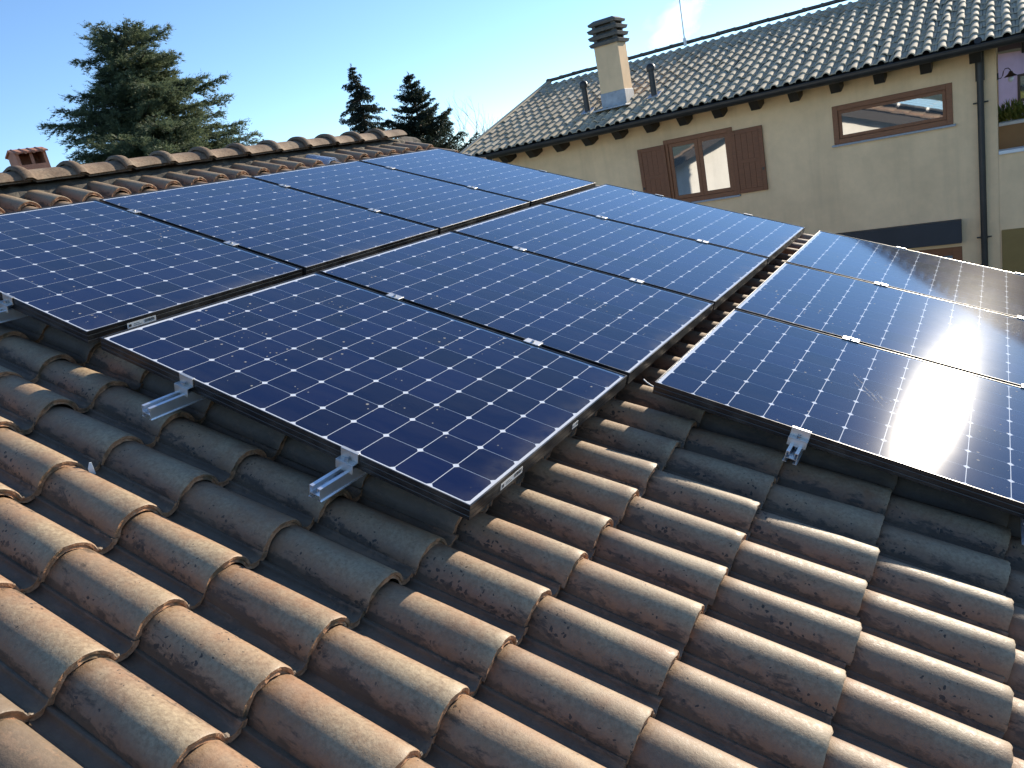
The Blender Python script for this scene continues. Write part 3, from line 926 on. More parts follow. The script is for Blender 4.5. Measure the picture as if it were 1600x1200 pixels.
def house_windows():
    # wide window with a fixed sash
    x0, x1, z0, z1 = W1
    e = empty("window", HI @ Matrix.Translation((x0, YW, z0)), house); e["label"] = "wide low window under the eaves"
    L = e.matrix_basis.inverted() @ HI
    b = MB(); frame_rect(b, x0 - 0.0, x1 + 0.0, z0, z1, 0.085, YW - 0.018, YW + 0.06); fr = b.build("frame", BROWNWOOD, e, L)
    b = MB(); frame_rect(b, x0 + 0.087, x1 - 0.087, z0 + 0.087, z1 - 0.087, 0.050, YW + 0.012, YW + 0.055); b.build("sash", BROWNWOOD, e, L)
    b = MB(); b.box(x0 + 0.135, x1 - 0.135, YW + 0.030, YW + 0.038, z0 + 0.135, z1 - 0.135); b.build("pane", WGLASS, e, L)
    b = MB(); b.bbox(x0 - 0.035, x1 + 0.035, YW - 0.06, YW + 0.10, z0 - 0.032, z0 - 0.001, 0.004); b.build("sill", STONE, e, L)
    # shuttered window
    x0, x1, z0, z1 = W2
    e = empty("window", HI @ Matrix.Translation((x0, YW, z0)), house); e["label"] = "two-light window with open shutters"
    L = e.matrix_basis.inverted() @ HI
    b = MB(); frame_rect(b, x0, x1, z0, z1, 0.080, YW - 0.020, YW + 0.05); b.build("frame", BROWNWOOD, e, L)
    xm = (x0 + x1) / 2
    for (a, c) in ((x0 + 0.082, xm - 0.002), (xm + 0.002, x1 - 0.082)):
        b = MB(); frame_rect(b, a, c, z0 + 0.082, z1 - 0.082, 0.068, YW + 0.006, YW + 0.046); b.build("sash", BROWNWOOD, e, L)
        b = MB(); b.box(a + 0.066, c - 0.066, YW + 0.024, YW + 0.032, z0 + 0.148, z1 - 0.148); b.build("pane", WGLASS, e, L)
    b = MB(); b.bbox(x0 - 0.03, x1 + 0.03, YW - 0.06, YW + 0.08, z0 - 0.034, z0 - 0.002, 0.004); b.build("sill", STONE, e, L)
    for (a, c, tilt) in ((-3.241, -2.690, 0.0), (-1.445, -0.888, 0.0)):
        s = empty("shutter", HI @ Matrix.Translation((a, YW - 0.055, -1.018)), house)
        w_, h = c - a, 1.117
        b = MB(); frame_rect(b, 0, w_, 0, h, 0.075, 0.0, 0.030); b.build("frame", SHUTWOOD, s)
        for k in range(4):
            bw = (w_ - 0.15) / 4
            q = MB(); q.bbox(0.075 + k * bw + 0.0008, 0.075 + (k + 1) * bw - 0.0008, 0.010, 0.022, 0.073, h - 0.073, 0.002); q.build("board", SHUTWOOD, s)
        q = MB(); q.bbox(0.075, w_ - 0.075, 0.004, 0.011, h * 0.5 - 0.035, h * 0.5 + 0.035, 0.002); q.build("ledge", SHUTWOOD, s)
        q = MB(); q.box(w_ - 0.055 if a > -2 else 0.020, w_ - 0.020 if a > -2 else 0.055, -0.014, 0.0, h * 0.32, h * 0.36); q.build("hinge", GUTTER, s)
    # lintel beam and door below
    b = MB(); b.bbox(0.15, 2.065, YW - 0.16, YW - 0.002, -2.320, -1.950, 0.006); hb(b, "lintel_beam", BEAM)
    x0, x1, z0, z1 = DOOR
    e = empty("door", HI @ Matrix.Translation((x0, YW, z0)), house)
    L = e.matrix_basis.inverted() @ HI
    b = MB(); frame_rect(b, x0 + 0.001, x1 - 0.001, z0 + 0.001, z1 - 0.001, 0.14, YW + 0.005, YW + 0.07); b.build("frame", BROWNWOOD, e, L)
    b = MB(); b.box(x0 + 0.138, x1 - 0.138, YW + 0.030, YW + 0.038, z0 + 0.138, z1 - 0.138); b.build("pane", WGLASS, e, L)
house_windows()

def house_roof():
    tl = math.tan(SL); cs, sn = math.cos(SL), math.sin(SL)
    # roof slab + soffit
    b = MB()
    y0 = YE + 0.03
    prof = [(y0, zroof(y0) - 0.0), (y0, zroof(y0) - 0.05), (YR, zroof(YR) - 0.05), (2 * YR - y0, zroof(y0) - 0.05), (2 * YR - y0, zroof(y0)), (YR, zroof(YR))]
    b.prism(prof, 0, XV + 0.05, XE)
    roof = hb(b, "roof", DARKWOOD)
    RM = HI.inverted()          # roof object local = world
    # slope frame: x along eave, y up slope, z normal
    F = Matrix(((1, 0, 0, 0), (0, cs, -sn, YE), (0, sn, cs, ZE), (0, 0, 0, 1)))
    def hm(seed, seg):
        m = MB(); R = 0.066; A = math.radians(78); vv = []
        pr = [(-0.100, -0.042), (-0.068, -0.042)] + [(R * math.sin(-A + 2 * A * i / seg), R * math.cos(-A + 2 * A * i / seg) - R) for i in range(seg + 1)] + [(0.068, -0.042), (0.100, -0.042)]
        n = len(pr)
        r = random.Random(seed)
        tw = r.uniform(-0.003, 0.003)
        for (y, k, dz) in ((0.0, 1.0, 0.0), (0.36, 0.86, -0.024)):
            for (x, z) in pr: vv.append((x * (k if abs(x) < 0.08 else 1) + (tw if y > 0 else 0), y, z * (1 if abs(x) < 0.08 else 1) + dz))
        for (x, z) in pr: vv.append((x * 0.82 if abs(x) < 0.069 else x, 0.0, z - 0.016))
        m.add(vv[:2 * n], [(i, i + 1, n + i + 1, n + i) for i in range(n - 1)], True)
        m.add([vv[i] for i in range(n)] + vv[2 * n:], [(n + i, n + i + 1, i + 1, i) for i in range(n - 1)])
        return m
    singles, rest = [], []
    rng = random.Random(5)
    EXP = 0.335
    ncol = int((XE - XV) / 0.2)
    nrow = int((YR - YE) / cs / EXP)
    for c in range(ncol):
        x = 2.715 - 0.2 * 48 + 0.2 * c
        if x < XV + 0.12 or x > XE - 0.12: continue
        for r in range(nrow):
            M_ = F @ Matrix.Translation((x + rng.uniform(-0.007, 0.007), r * EXP + rng.uniform(-0.012, 0.010), rng.uniform(-0.005, 0.005))) @ Matrix.Rotation(rng.uniform(-0.035, 0.035), 4, 'Z')
            p = M_.translation
            # tiles the photo shows largest: those near the camera axis at right, within the frame
            d = (Vector(_c) - p).length
            vis = -6.9 < x < 2.95 and not (x > 0.0 and r > 9)
            skip = (-4.02 < x < -3.42 and 2.5 < r < 4)
            (singles if vis else rest).append((d, M_, rng.randrange(4)))
    singles.sort(key=lambda q: q[0])
    rest += singles[295:]; singles = singles[:295]
    meshes = [hm(i, 8).mesh("roof_tile", HTILE) for i in range(4)]
    for d, M_, v in singles: link("roof_tile", meshes[v], roof, M_)
    V, FF, SM = [], [], []
    src = [hm(i, 6) for i in range(4)]
    for d, M_, v in rest:
        b_ = len(V); m = src[v]
        V += [tuple(M_ @ Vector(q)) for q in m.v]; FF += [tuple(i + b_ for i in f) for f in m.f]; SM += m.sm
    me = bpy.data.meshes.new("more_roof_tiles"); me.from_pydata(V, [], FF); me.polygons.foreach_set("use_smooth", SM); me.materials.append(HTILE); me.update()
    o = link("more_roof_tiles", me, roof); tag(o, kind="stuff")
    # ridge tiles
    x = XV; k = 0
    rm = []
    for sd in range(3):
        q = MB(); seg = 8; vv = []
        for (xx, r_) in ((0.0, 0.125), (0.045, 0.125), (0.05, 0.112), (0.40, 0.104)):
            for i in range(seg + 1):
                a = math.pi * i / seg; vv.append((xx, -r_ * math.cos(a), r_ * 0.62 * math.sin(a)))
        n = seg + 1
        q.add(vv, [(j * n + i, j * n + i + 1, (j + 1) * n + i + 1, (j + 1) * n + i)[::-1] for j in range(3) for i in range(seg)], True)
        q.add([vv[i] for i in range(n)], [tuple(range(n))])
        rm.append(q.mesh("ridge_tile", HRIDGE))
    zr = zroof(YR) + 0.075
    while x < XE - 0.3:
        link("ridge_tile", rm[k % 3], roof, Matrix.Translation((x, YR, zr + rng.uniform(-0.004, 0.004))) @ Matrix.Rotation(rng.uniform(-0.012, 0.012), 4, 'Y'))
        x += 0.365; k += 1
    # verge board and flashing at the left end
    q = MB(); q.prism([(YE - 0.02, zroof(YE) - 0.17), (YR, zroof(YR) - 0.17), (YR, zroof(YR) + 0.03), (YE - 0.02, zroof(YE) + 0.03)][::-1], 0, XV - 0.02, XV + 0.04); q.build("verge_board", DARKWOOD, roof)
    q = MB(); q.prism([(YE, zroof(YE) + 0.045), (YR, zroof(YR) + 0.045), (YR, zroof(YR) + 0.115), (YE, zroof(YE) + 0.115)][::-1], 0, XV - 0.01, XV + 0.10); q.build("verge_tile_edge", HTILE, roof)
    # fascia + gutter
    q = MB(); q.box(XV, XE, YE + 0.035, YE + 0.075, ZE - 0.195, ZE - 0.085); hb(q, "fascia_board", DARKWOOD)
    q = MB(); seg = 10; prof = []
    R = 0.085
    for i in range(seg + 1):
        a = math.pi + math.pi * i / seg; prof.append((YE - 0.048 + R * math.cos(a), ZE - 0.105 + R * 1.05 * math.sin(a)))
    for i in range(seg, -1, -1):
        a = math.pi + math.pi * i / seg; prof.append((YE - 0.048 + (R - 0.006) * math.cos(a), ZE - 0.105 + (R - 0.006) * 1.05 * math.sin(a)))
    q.prism(prof, 0, XV - 0.03, XE); q.tube([(XV - 0.03, YE - 0.048 - R, ZE - 0.100), (XE, YE - 0.048 - R, ZE - 0.100)], 0.009, 6)
    hb(q, "gutter", GUTTER)
    # rafter tails with a slanting cut
    base = -5.369
    for k in range(20):
        x = base - 0.645 * 2 + k * 0.6415
        if x > XE - 0.4 or x < XV + 0.2: continue
        q = MB()
        za = lambda y: zroof(y) - 0.052
        q.prism([(YE + 0.20, za(YE + 0.20)), (YE + 0.20, za(YE + 0.20) - 0.10), (YE + 0.36, za(YE + 0.36) - 0.295), (YE + 0.46, za(YE + 0.46) - 0.31), (YW - 0.002 if x < 2.4 else YW + 1.8, za(YW if x < 2.4 else YW + 1.8) - 0.31), (YW - 0.002 if x < 2.4 else YW + 1.8, za(YW if x < 2.4 else YW + 1.8))], 0, x - 0.075, x + 0.075)
        hb(q, "rafter_tail", DARKWOOD)
    # downpipe with collar and clips
    e = empty("downpipe", HI @ Matrix.Translation((2.37, YW - 0.08, GZ)), house)
    q = MB(); X, Y = 0.0, 0.0
    q.tube([(X, Y, 0.02), (X, Y, 4.58)], 0.046, 12); q.tube([(X, Y, 4.50), (X, Y, 4.95)], 0.060, 12)
    q.tube([(X, Y, 4.94), (X, Y - 0.12, 5.0), (X, Y - 0.55, 5.02), (X, Y - 0.64, 5.06)], 0.050, 10)
    q.build("pipe", GUTTER, e)
    for z in (-0.215, -2.28):
        c = MB(); c.tube([(X, Y, z - GZ - 0.012), (X, Y, z - GZ + 0.012)], 0.053, 12); c.tube([(X - 0.10, Y + 0.03, z - GZ), (X + 0.10, Y + 0.03, z - GZ)], 0.012, 6)
        c.build("pipe_clip", GUTTER, e)
def mat_hridge():
    M = Mat("ridge_weathered", (0.10, 0.09, 0.07), 0.85, spec=0.3); v = M.coords(True)
    M.base(M.ramp(M.noise(v, 9.0, 4), [(0.3, (0.06, 0.052, 0.042)), (0.7, (0.15, 0.125, 0.095))])); return M.m
HRIDGE = mat_hridge()
house_roof()

def house_chimney():
    x0, x1, y0, y1 = -3.975, -3.475, 13.19, 13.60
    e = empty("chimney", HI @ Matrix.Translation(((x0 + x1) / 2, (y0 + y1) / 2, 0.75)), house)
    L = e.matrix_basis.inverted() @ HI
    b = MB(); b.bbox(x0, x1, y0, y1, 0.75, 2.14, 0.006); b.build("stack", CREAM, e, L)
    b = MB(); b.bbox(x0 - 0.012, x1 + 0.012, y0 - 0.012, y1 + 0.012, 0.80, 1.27, 0.004)
    b.bbox(x0 - 0.10, x1 + 0.10, y0 - 0.28, y0 - 0.01, 0.955, 0.985, 0.004)
    b.build("flashing", LEAD, e, L)
    # stacked louvre slabs
    for k in range(3):
        z = 2.13 + 0.125 * k; s = 0.055
        q = MB()
        vv = []
        for (zz, o) in ((z, s * 0.8), (z + 0.055, s + 0.012), (z + 0.085, 0.0 - 0.01)):
            vv += [(x0 - o, y0 - o, zz), (x1 + o, y0 - o, zz), (x1 + o, y1 + o, zz), (x0 - o, y1 + o, zz)]
        ff = [(3, 2, 1, 0), (8, 9, 10, 11)]
        for a in range(2):
            for i in range(4):
                j = (i + 1) % 4; ff.append((a * 4 + i, a * 4 + j, a * 4 + 4 + j, a * 4 + 4 + i))
        q.add(vv, ff); q.build("cap_slab", CONC, e, L)
        for (cx, cy) in ((x0 + 0.06, y0 + 0.06), (x1 - 0.06, y0 + 0.06), (x0 + 0.06, y1 - 0.06), (x1 - 0.06, y1 - 0.06)):
            pass
    q = MB()
    for (cx, cy) in ((x0 + 0.05, y0 + 0.05), (x1 - 0.05, y0 + 0.05), (x0 + 0.05, y1 - 0.05), (x1 - 0.05, y1 - 0.05)): q.box(cx - 0.035, cx + 0.035, cy - 0.035, cy + 0.035, 2.21, 2.53)
    q.box(x0 + 0.09, x1 - 0.09, y0 + 0.09, y1 - 0.09, 2.14, 2.50)
    q.build("cap_posts", CONC, e, L)
    q = MB()
    vv = []
    for (zz, o) in ((2.505, 0.03), (2.545, 0.045), (2.600, -0.05)): vv += [(x0 - o, y0 - o, zz), (x1 + o, y0 - o, zz), (x1 + o, y1 + o, zz), (x0 - o, y1 + o, zz)]
    ff = [(3, 2, 1, 0), (8, 9, 10, 11)]
    for a in range(2):
        for i in range(4):
            j = (i + 1) % 4; ff.append((a * 4 + i, a * 4 + j, a * 4 + 4 + j, a * 4 + 4 + i))
    q.add(vv, ff); q.build("cap_slab", CONC, e, L)
    # two vent pipes with mushroom hoods
    for (x, y, zb, zt) in ((-4.355, 13.27, 0.98, 1.60), (-2.915, 13.25, 0.98, 1.59)):
        v = empty("vent_pipe", HI @ Matrix.Translation((x, y, zb)), house)
        q = MB(); q.tube([(0, 0, 0), (0, 0, zt - zb - 0.06)], 0.058, 12); q.build("pipe", GUTTER, v)
        q = MB(); h = zt - zb
        q.tube([(0, 0, h - 0.12), (0, 0, h - 0.075), (0, 0, h - 0.03), (0, 0, h), (0, 0, h + 0.012)], [0.078, 0.084, 0.078, 0.05, 0.01], 14); q.build("hood", GUTTER, v)
        q = MB(); q.prism([(-0.12, -0.002), (0.13, 0.08), (0.13, 0.10), (-0.12, 0.018)][::-1], 0, -0.11, 0.11); q.build("flashing", LEAD, v)
    # aerial mast
    v = empty("aerial_mast", HI @ Matrix.Translation((-3.24, 16.40, 2.05)), house)
    q = MB(); q.tube([(0, 0, 0), (0, 0, 0.16)], 0.035, 8); q.tube([(0, 0, 0.1), (0.0, 0, 1.9)], 0.014, 6); q.build("mast", STEEL, v)
house_chimney()

# ------------------------------------------------------------------ what shows through the loggia
def wall_lamp():
    e = empty("wall_lamp", Matrix.Translation((2.583, 13.62, 0.10)))
    tag(e, "dark bell-shaped wall lamp with white globe bulb on curved arm", "lamp")
    q = MB(); q.box(0.0, 0.02, -0.03, 0.03, -0.05, 0.05); q.build("wall_plate", GUTTER, e)
    pts = [(0.02, 0, -0.03), (0.05, 0, -0.035), (0.075, 0, 0.0), (0.085, 0, 0.06), (0.11, 0, 0.095), (0.15, 0, 0.095), (0.175, 0, 0.065), (0.18, 0, 0.03)]
    q = MB(); q.tube(pts, 0.008, 6); q.build("arm", GUTTER, e)
    q = MB(); q.tube([(0.18, 0, 0.045), (0.18, 0, 0.02), (0.18, 0, 0.0), (0.18, 0, -0.03), (0.18, 0, -0.038)], [0.022, 0.030, 0.045, 0.085, 0.092], 16); q.build("shade", mat_simple("copper_brown_shade", (0.10, 0.055, 0.04), 0.5, 0.4), e)
    q = MB(); zs = [-0.035, -0.05, -0.075, -0.10, -0.115, -0.12]; rs = [0.018, 0.030, 0.040, 0.032, 0.016, 0.002]
    q.tube([(0.18, 0, z) for z in zs], rs, 14); q.build("globe", mat_simple("opal_glass", (0.80, 0.80, 0.82), 0.3), e)
wall_lamp()

def leaf_cloud(b, rng, n, cx, cy, cz, rx, ry, rz, size, up=0.3):
    for _ in range(n):
        while True:
            x, y, z = rng.uniform(-1, 1), rng.uniform(-1, 1), rng.uniform(-1, 1)
            r = x * x + y * y + z * z
            if 0.25 < r < 1: break
        p = Vector((cx + x * rx, cy + y * ry, cz + z * rz))
        d = Vector((x + rng.uniform(-0.6, 0.6), y + rng.uniform(-0.6, 0.6), z + up + rng.uniform(-0.4, 0.6))).normalized() * size * rng.uniform(0.6, 1.4)
        s = d.cross(Vector((rng.uniform(-1, 1), rng.uniform(-1, 1), rng.uniform(-1, 1)))).normalized() * size * 0.22
        b.add([p - s, p + s, p + d], [(0, 1, 2)])
def shrub_and_lilac():
    e = empty("shrub", Matrix.Translation((3.4, 17.5, GZ)))
    tag(e, "green rounded hedge shrub behind the balcony parapet at right edge", "shrub")
    rng = random.Random(2)
    q = MB()
    for k in range(9):
        leaf_cloud(q, rng, 1500, rng.uniform(-0.9, 1.9), rng.uniform(-0.4, 0.4), 3.45 + rng.uniform(-0.35, 0.22), 0.55, 0.5, 0.42, 0.10, 0.5)
    q.build("crown", mat_leaf("shrub_leaf", (0.16, 0.21, 0.05), (0.38, 0.40, 0.10)), e)
    t = MB()
    for k in range(6):
        a = k * 1.05; t.tube([(0.4 * math.cos(a) * 0.3, 0.1 * math.sin(a), 0), (0.7 * math.cos(a), 0.3 * math.sin(a), 1.6), (1.1 * math.cos(a) + 0.3, 0.35 * math.sin(a), 3.3)], [0.06, 0.045, 0.02], 6)
    t.build("stem", BARK, e)
    # lilac house beyond
    h = empty("lilac_house", Matrix.Translation((5.0, 26.0, GZ)))
    tag(h, "pale lilac rendered house glimpsed under the eaves at right edge", "house")
    b = MB()
    x0, x1 = -6.0, 7.0
    prof = [(x0, 0.0), (x1, 0.0), (x1, 3.1), (0.5 * (x0 + x1) - 3.6, 5.0), (x0, 4.95)]
    op = (-1.98, -1.2, 3.55, 4.30)
    wall_open(b, x0, x1, 0.0, 4.40, 0.0, 0.12, [op])
    b.add([(x0, 0, 4.40), (x1, 0, 4.40), (x0 + 2.0, 0, 5.05)], [(0, 1, 2)])
    b.add([(x0, 0, 0), (x0, 8, 0), (x0, 8, 4.4), (x0, 0, 4.4)], [(3, 2, 1, 0)]); b.add([(x1, 0, 0), (x1, 8, 0), (x1, 8, 4.4), (x1, 0, 4.4)], [(0, 1, 2, 3)])
    b.build("wall", LILAC, h)
    r = MB(); r.prism([(x0 - 0.5, 4.75), (x0 + 2.0, 5.13), (x1 + 0.5, 4.40), (x1 + 0.5, 4.52), (x0 + 2.0, 5.25), (x0 - 0.5, 4.87)], 1, -0.4, 8.3); r.build("roof", DARKWOOD, h)
    f = MB(); frame_rect(f, op[0], op[1], op[2], op[3], 0.07, -0.02, 0.05); w = f.build("window", GUTTER, h)
    g = MB(); g.box(op[0] + 0.065, op[1] - 0.065, 0.01, 0.02, op[2] + 0.065, op[3] - 0.065); g.build("pane", WGLASS, w)
shrub_and_lilac()

# ------------------------------------------------------------------ trees
def needles(b, p, d, up, rng, ln, wd, n=3):
    for _ in range(n):
        dd = (d + Vector((rng.uniform(-0.9, 0.9), rng.uniform(-0.9, 0.9), rng.uniform(-0.5, 0.9)))).normalized() * ln * rng.uniform(0.6, 1.3)
        s = dd.cross(Vector((rng.uniform(-1, 1), rng.uniform(-1, 1), rng.uniform(-1, 1)))).normalized() * wd
        b.append((p - s, p + s, p + dd))
def tri_mesh(name, tris, mat, parent):
    V = np.array([tuple(q) for t in tris for q in t], np.float32)
    m = bpy.data.meshes.new(name)
    n = len(tris)
    m.vertices.add(n * 3); m.loops.add(n * 3); m.polygons.add(n)
    m.vertices.foreach_set("co", V.ravel()); m.loops.foreach_set("vertex_index", np.arange(n * 3, dtype=np.int32))
    m.polygons.foreach_set("loop_start", np.arange(0, n * 3, 3, dtype=np.int32)); m.polygons.foreach_set("loop_total", np.full(n, 3, np.int32))
    m.materials.append(mat); m.update(); m.validate()
    return link(name, m, parent)

def cedar(pos, H, prof, seed, label):
    rng = random.Random(seed)
    e = empty("cedar_tree", Matrix.Translation(pos)); tag(e, label, "tree")
    tr = MB(); tris = []
    tr.tube([(0, 0, 0), (0.05, 0, H * 0.3), (-0.05, 0.05, H * 0.6), (0.0, 0, H * 0.86), (0.1, 0, H * 0.945)], [0.36, 0.30, 0.20, 0.09, 0.015], 9)
    N = 250
    for k in range(N):
        f = (k + rng.random()) / N
        z = H - 0.55 - (f ** 0.9) * (H * 0.60)
        d = H - z
        Rm = np.interp(d, [p[0] for p in prof], [p[1] for p in prof])
        az = k * 2.399 + rng.uniform(-0.5, 0.5)
        L = Rm * (rng.uniform(0.95, 1.12) if rng.random() < 0.22 else rng.uniform(0.5, 0.95))
        el = rng.uniform(0.35, 0.75) if d < 1.3 else rng.uniform(0.10, 0.45)
        dirh = Vector((math.cos(az), math.sin(az), 0))
        side = Vector((-math.sin(az), math.cos(az), 0))
        pts = []; M_ = 8
        bend = rng.uniform(-0.2, 0.2)
        for i in range(M_ + 1):
            u = i / M_
            pts.append(Vector((0, 0, z)) + dirh * (L * u) + side * (bend * L * u * u) + Vector((0, 0, L * (el * u - 0.42 * u * u + 0.24 * u ** 4))))
        tr.tube(pts, [0.05 * (1 - 0.9 * i / M_) * min(1.4, 0.4 + L / 3) for i in range(M_ + 1)], 5, False)
        nt = int(9 + L * 9)
        for q in range(nt):
            u = 0.12 + 0.90 * (q + rng.random()) / nt
            u = min(u, 1.0)
            i = min(M_ - 1, int(u * M_)); p = pts[i].lerp(pts[i + 1], u * M_ - i)
            sg = 1 if q % 2 else -1
            tl = (L * 0.30 * (1.05 - u * 0.80) + 0.16) * rng.uniform(0.55, 1.35)
            td = (side * sg * rng.uniform(0.35, 1.0) + dirh * rng.uniform(0.35, 1.0) + Vector((0, 0, rng.uniform(-0.30, 0.22)))).normalized()
            m = int(4 + tl * 17)
            for j in range(m):
                v = (j + rng.random()) / m
                pp = p + td * (tl * v) + Vector((rng.uniform(-0.05, 0.05), rng.uniform(-0.05, 0.05), -0.25 * tl * v * v + rng.uniform(-0.05, 0.05)))
                needles(tris, pp, td * 1.3 + Vector((0, 0, 0.15 - 0.5 * (rng.random() < 0.3))), None, rng, 0.15, 0.0145, 5)
            if rng.random() < 0.5:      # hanging or upturned wisp at the twig's end
                q0 = p + td * tl
                for j in range(5):
                    needles(tris, q0 + td * (0.05 * j) + Vector((0, 0, 0.012 * j * rng.uniform(-2, 3))), td, None, rng, 0.13, 0.009, 2)
    tr.build("trunk", BARK, e)
    tri_mesh("crown", tris, CEDARLEAF, e)
CEDARLEAF = mat_leaf("cedar_needles", (0.070, 0.100, 0.062), (0.190, 0.225, 0.120))
cedar((-25.1, 17.9, GZ), 12.80, [(0, 0.55), (0.4, 1.05), (1.3, 1.75), (2.2, 2.35), (3.2, 3.0), (4.4, 3.6), (5.5, 4.1), (8, 4.5)], 7, "large blue-green cedar rising behind the roof ridge at left")

def spruce(pos, H, slope, seed, label, droop, dens=1.0, gap=0.2, bushy=0.0):
    rng = random.Random(seed)
    e = empty("spruce_tree", Matrix.Translation(pos)); tag(e, label, "tree", "spruces behind the ridge")
    tr = MB(); tris = []
    tr.tube([(0, 0, 0), (0, 0, H * 0.5), (0, 0, H * 0.97), (0, 0, H)], [0.22, 0.13, 0.03, 0.01], 7)
    needle0 = Vector((0, 0, H))
    for j in range(14): needles(tris, Vector((0, 0, H - 0.04 * j)), Vector((0, 0, 0.6)), None, rng, 0.12, 0.016, 3)
    z = H - 0.18
    w = 0
    while z > H * 0.28:
        d = H - z
        n = 4 + (d > 1.0) + (d > 2.2)
        for k in range(n):
            if rng.random() > 0.90: continue
            az = 6.283 * k / n + w * 1.1 + rng.uniform(-0.45, 0.45)
            L = (0.05 + slope * d) * rng.choice((0.55, 0.8, 0.9, 1.0, 1.05, 1.22)) * rng.uniform(0.9, 1.1)
            z0 = z + rng.uniform(-0.16, 0.16) * min(1, d)
            dirh = Vector((math.cos(az), math.sin(az), 0)); side = Vector((-math.sin(az), math.cos(az), 0))
            dr = droop * rng.uniform(0.6, 1.4)
            pts = [Vector((0, 0, z0)) + dirh * L * u + Vector((0, 0, L * (0.15 * u - dr * u * u + 0.36 * u ** 3))) for u in (0, 0.25, 0.5, 0.75, 1.0)]
            tr.tube(pts, [0.03, 0.024, 0.018, 0.011, 0.004], 4, False)
            m = int((6 + L * 15) * dens)
            for q in range(m):
                u = 0.06 + 0.96 * (q + rng.random()) / m; u = min(u, 1.0)
                i = min(3, int(u * 4)); p = pts[i].lerp(pts[i + 1], u * 4 - i)
                sg = 1 if q % 2 else -1
                tl = (0.12 + L * 0.26 * (1.15 - u)) * rng.uniform(0.6, 1.4)
                td = (side * sg * rng.uniform(0.4, 0.9) + dirh * 0.55 + Vector((0, 0, -0.25 - droop * rng.uniform(0.0, 1.6) + bushy * rng.uniform(0, 1.2)))).normalized()
                mm = int(3 + tl * 12)
                for j in range(mm):
                    v = (j + rng.random()) / mm
                    pp = p + td * tl * v + Vector((rng.uniform(-0.04, 0.04), rng.uniform(-0.04, 0.04), rng.uniform(-0.06, 0.03)))
                    needles(tris, pp, td + Vector((0, 0, -0.3 + bushy)), None, rng, 0.15 if d > 1 else 0.09, 0.020 if d > 1 else 0.015, 4)
        z -= gap * (0.55 if d < 1.2 else 1.0) + 0.045 * d + rng.uniform(-0.04, 0.05); w += 1
    tr.build("trunk", BARK, e)
    tri_mesh("crown", tris, SPRUCELEAF, e)
SPRUCELEAF = mat_leaf("spruce_needles", (0.024, 0.036, 0.026), (0.055, 0.070, 0.044))
spruce((-26.4, 31.7, GZ), 11.5, 0.43, 3, "slender dark spruce with drooping branches, left of the two behind the ridge", 0.62, 1.0, 0.24)
spruce((-22.75, 31.7, GZ), 10.25, 0.53, 9, "broad dense dark spruce, right of the two behind the ridge", 0.20, 1.25, 0.15, 0.40)

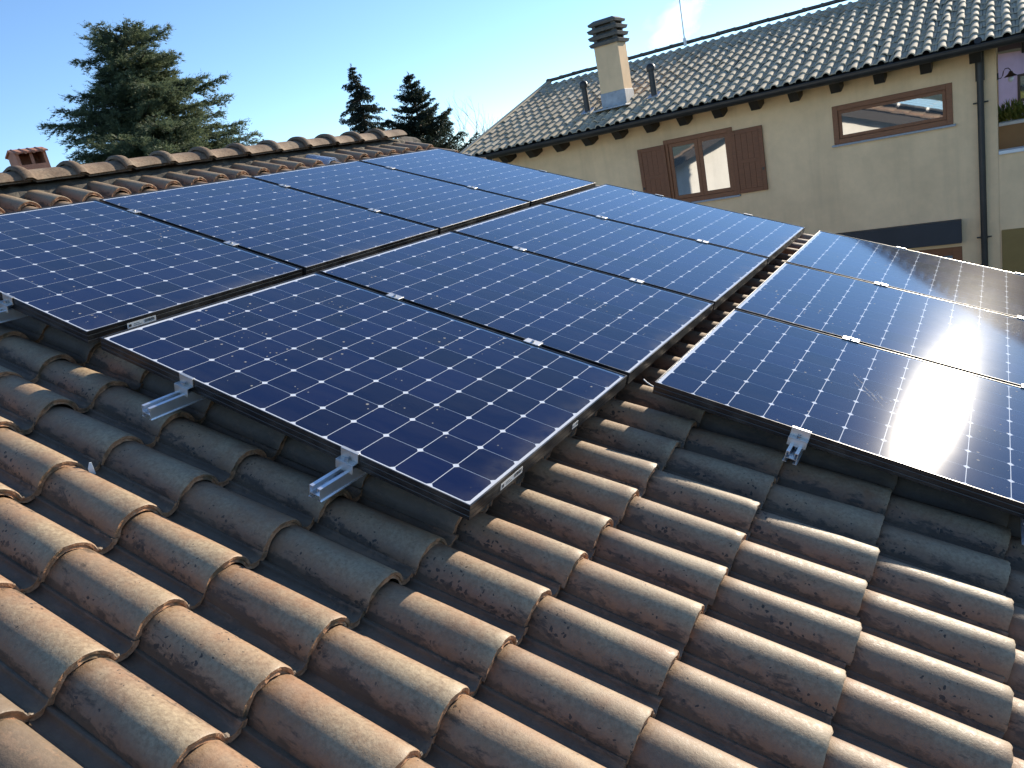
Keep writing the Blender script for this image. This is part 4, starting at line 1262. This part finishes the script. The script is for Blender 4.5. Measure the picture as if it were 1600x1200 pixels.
def bare_tree(pos, H, seed, label):
    rng = random.Random(seed)
    e = empty("bare_tree", Matrix.Translation(pos)); tag(e, label, "tree")
    b = MB(); tw = MB()
    def grow(p, d, L, r, lev, dst):
        n = 3; pts = [p]
        for i in range(n):
            d = (d + Vector((rng.uniform(-0.22, 0.22), rng.uniform(-0.22, 0.22), rng.uniform(0, 0.14)))).normalized()
            pts.append(pts[-1] + d * L / n)
        dst.tube(pts, [r * (1 - 0.45 * i / n) for i in range(n + 1)], 5 if lev < 2 else 3, False)
        if lev >= 5: return
        for k in range(3 if lev else 4):
            q = pts[rng.randint(1, n)] if k else pts[-1]
            a = rng.uniform(0, 6.283)
            nd = (d + Vector((math.cos(a), math.sin(a), rng.uniform(-0.1, 0.4))) * rng.uniform(0.45, 0.8)).normalized()
            grow(q, nd, L * rng.uniform(0.6, 0.78), r * 0.55, lev + 1, tw if lev >= 1 else dst)
    grow(Vector((0, 0, 0)), Vector((0, 0, 1)), H * 0.42, 0.11, 0, b)
    b.build("trunk", GREYBARK, e); tw.build("crown", GREYBARK, e)
bare_tree((-23.3, 36.5, GZ), 8.6, 5, "pale leafless tree between the broad spruce and the house roof")

# ------------------------------------------------------------------ a thin puff of smoke drifting behind the ridge
def smoke():
    import bmesh
    bm = bmesh.new(); bmesh.ops.create_icosphere(bm, subdivisions=3, radius=1.0)
    m = bpy.data.meshes.new("smoke"); bm.to_mesh(m); bm.free()
    mt = bpy.data.materials.new("smoke_volume"); mt.use_nodes = True
    nt = mt.node_tree; nt.nodes.clear()
    out = nt.nodes.new("ShaderNodeOutputMaterial"); pv = nt.nodes.new("ShaderNodeVolumePrincipled")
    pv.inputs["Color"].default_value = (0.97, 0.97, 0.97, 1); pv.inputs["Anisotropy"].default_value = 0.72
    tc = nt.nodes.new("ShaderNodeTexCoord"); nz = nt.nodes.new("ShaderNodeTexNoise"); nz.inputs["Scale"].default_value = 1.7; nz.inputs["Detail"].default_value = 4
    nt.links.new(tc.outputs["Object"], nz.inputs["Vector"])
    ln = nt.nodes.new("ShaderNodeVectorMath"); ln.operation = 'LENGTH'; nt.links.new(tc.outputs["Object"], ln.inputs[0])
    a = nt.nodes.new("ShaderNodeMath"); a.operation = 'MULTIPLY_ADD'; nt.links.new(ln.outputs["Value"], a.inputs[0]); a.inputs[1].default_value = -0.42; nt.links.new(nz.outputs["Fac"], a.inputs[2])
    b = nt.nodes.new("ShaderNodeMapRange"); nt.links.new(a.outputs[0], b.inputs[0]); b.inputs[1].default_value = 0.18; b.inputs[2].default_value = 0.50; b.inputs[3].default_value = 0.0; b.inputs[4].default_value = 0.9
    nt.links.new(b.outputs[0], pv.inputs["Density"]); nt.links.new(pv.outputs[0], out.inputs["Volume"])
    m.materials.append(mt)
    o = link("smoke", m, None, Matrix.Translation((-4.85, 20.5, 3.10)) @ Matrix.Rotation(-0.35, 4, 'Y') @ Matrix.Diagonal((1.15, 0.7, 0.62, 1)))
    tag(o, "thin white puff of smoke drifting behind the house ridge", "smoke", None, "stuff")
smoke()
